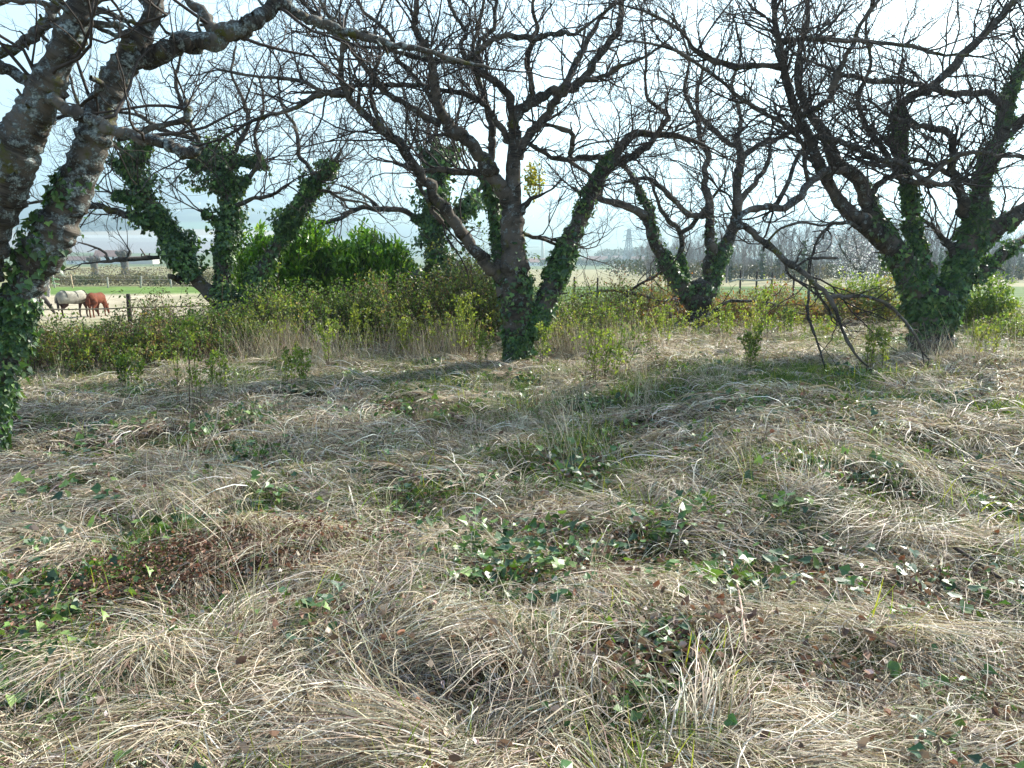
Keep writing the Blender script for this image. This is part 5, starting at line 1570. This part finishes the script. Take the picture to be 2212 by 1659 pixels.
# green grass
X, Y = place(rg, 22000, 1.5, 30, power=.5)
g_ = fbm(X * .55 + 2, Y * .6, 81, 3)
keep = rg.random(len(X)) < np.clip((g_ - .44) * 6, .10, 1)
keep |= (((X - 2.6) / 1.9) ** 2 + ((Y - 8.6) / 1.5) ** 2 < 1)
X, Y = X[keep], Y[keep]
P_, R_, S_ = orient(X, Y, rg.uniform(0, 6.28, len(X)), rg.uniform(.6, 1.2, len(X)) * (1 + .02 * Y), rg, 0, .15)
scatter('green_grass', GRC, P_, R_, S_, np.where(rg.random(len(X)) < .8, rg.integers(0, 3, len(X)), rg.integers(3, 5, len(X))))
# leafy bramble runners in the lower left corner
cl = []
for px, py, n_, sx in ((90, 1310, 16, .14), (150, 1360, 10, .1), (60, 1480, 22, .2), (190, 1440, 10, .12), (120, 1560, 12, .18), (30, 1600, 12, .18)):
    d = ray(px, py); t = -CAMZ / d.z
    cl.append(np.stack([rg.normal(d.x * t, sx, n_), rg.normal(d.y * t, sx * .6, n_)], -1))
cl = np.concatenate(cl)
P_, R_, S_ = orient(cl[:, 0], cl[:, 1], rg.uniform(0, 6.28, len(cl)), rg.uniform(.6, 1.0, len(cl)), rg, -.02, .15)
scatter('bramble_runners', IVC, P_, R_, S_, rg.integers(3, 6, len(cl)))
# fallen leaves
X, Y = place(rg, 6800, 1.5, 20, power=1.0)
keep = rg.random(len(X)) < np.clip((.60 - bare(X, Y)) * 3.5, .12, 1) * np.clip(1.5 - Y / 7, .2, 1) + .22 * (Y < 3.0) * (fbm(X * 1.1, Y * 2, 97) > .47)
X, Y = X[keep], Y[keep]
P_, R_, S_ = orient(X, Y, rg.uniform(0, 6.28, len(X)), rg.uniform(.7, 1.25, len(X)), rg, .005, .15)
P_[:, 2] += .015 * rg.random(len(P_)) * (Y < 3.4)
scatter('leaf_litter', LITC, P_, R_, S_, rg.integers(0, 5, len(X)))
# ground ivy and small weeds
X, Y = place(rg, 10000, 1.5, 22, power=.8)
keep = rg.random(len(X)) < np.clip((.53 - bare(X, Y)) * 4.5, .07, 1) * np.clip(.45 + 1.4 * (fbm(X * .8, Y * .8, 91) - .4) + .5 * smooth(-.5, -1.6, X) * (Y < 3.4), .08, 1)
X, Y = X[keep], Y[keep]
P_, R_, S_ = orient(X, Y, rg.uniform(0, 6.28, len(X)), rg.uniform(.6, 1.2, len(X)), rg, 0, .15)
scatter('ground_ivy', IVC, P_, R_, S_, np.where(rg.random(len(X)) < .7, rg.integers(0, 4, len(X)), rg.integers(4, 6, len(X))))
# red brown dead bracken
cl = []
for px, py, n_, sx in ((470, 1250, 13, .24), (400, 1275, 9, .22), (640, 1200, 6, .16), (215, 1290, 7, .18), (70, 1385, 5, .2), (560, 1235, 9, .22), (300, 1300, 5, .18), (760, 1180, 4, .2)):
    d = ray(px, py); t = -CAMZ / d.z; 
    cl.append(np.stack([rg.normal(d.x * t, sx, n_), rg.normal(d.y * t, sx * .45, n_)], -1))
cl = np.concatenate(cl)
P_, R_, S_ = orient(cl[:, 0], cl[:, 1], rg.uniform(0, 6.28, len(cl)), rg.uniform(.4, .75, len(cl)), rg, 0, .2)
scatter('dead_bracken', RDC, P_, R_, S_, rg.integers(0, 3, len(cl)))


# individual sticks and stems
def ground_at(px, py):
    d = ray(px, py); t = CAMZ / -d.z
    for _ in range(8):
        x, y = d.x * t, d.y * t
        t = (CAMZ - h1(x, y)) / -d.z
    return Vector((d.x * t, d.y * t, h1(d.x * t, d.y * t)))


STALK = flat_mat('pale_stalk', (.50, .42, .32), .6, .15, 9)
STICK = flat_mat('dark_stick', (.05, .035, .028), .8, .3, 20)
PINK = flat_mat('pinkish_stem', (.42, .28, .22), .6, .15, 9)


def stick(pts, r0, r1, mat, label, up=()):
    w = []
    for i, (px, py) in enumerate(pts):
        g = ground_at(px, py); w.append(g + Vector((0, 0, .07)))
    k = len(w); m = MB(); m.tube(catmull([tuple(q) for q in w], k * 3), list(np.linspace(r0, r1, k * 3)), 6)
    tag(m.build('stick', mat, smooth_=True), label, 'stick')


g = ground_at(437, 975)
m = MB()
top = at(472, 885, g.y - .02)
midp = (Vector(g) * .45 + top * .55) + Vector((.02, 0, .0))
m.tube(catmull([tuple(g), tuple(midp), tuple(top)], 8), list(np.linspace(.004, .007, 8)), 6)
tag(m.build('dry_stalk', STALK, smooth_=True), 'single upright bleached grass stalk leaning right in the left foreground', 'stalk')
stick([(1576, 1235), (1590, 1290), (1602, 1360), (1610, 1440)], .005, .006, PINK, 'long pinkish bare stem lying in the straw above the lower right corner')
stick([(1160, 1190), (1260, 1150), (1360, 1110)], .003, .006, STALK, 'pale thick stalk lying across the straw in the centre foreground')
stick([(800, 1035), (850, 1035), (900, 1055)], .007, .004, STICK, 'thin dark twig lying on the straw left of centre')
stick([(0, 1335), (60, 1255), (130, 1200), (240, 1150)], .004, .003, STALK, 'long bleached stalk arching over the straw at the left edge')
stick([(2060, 1210), (2110, 1245), (2160, 1280)], .012, .009, STICK, 'short dark stick at the right edge below the drooping straw')
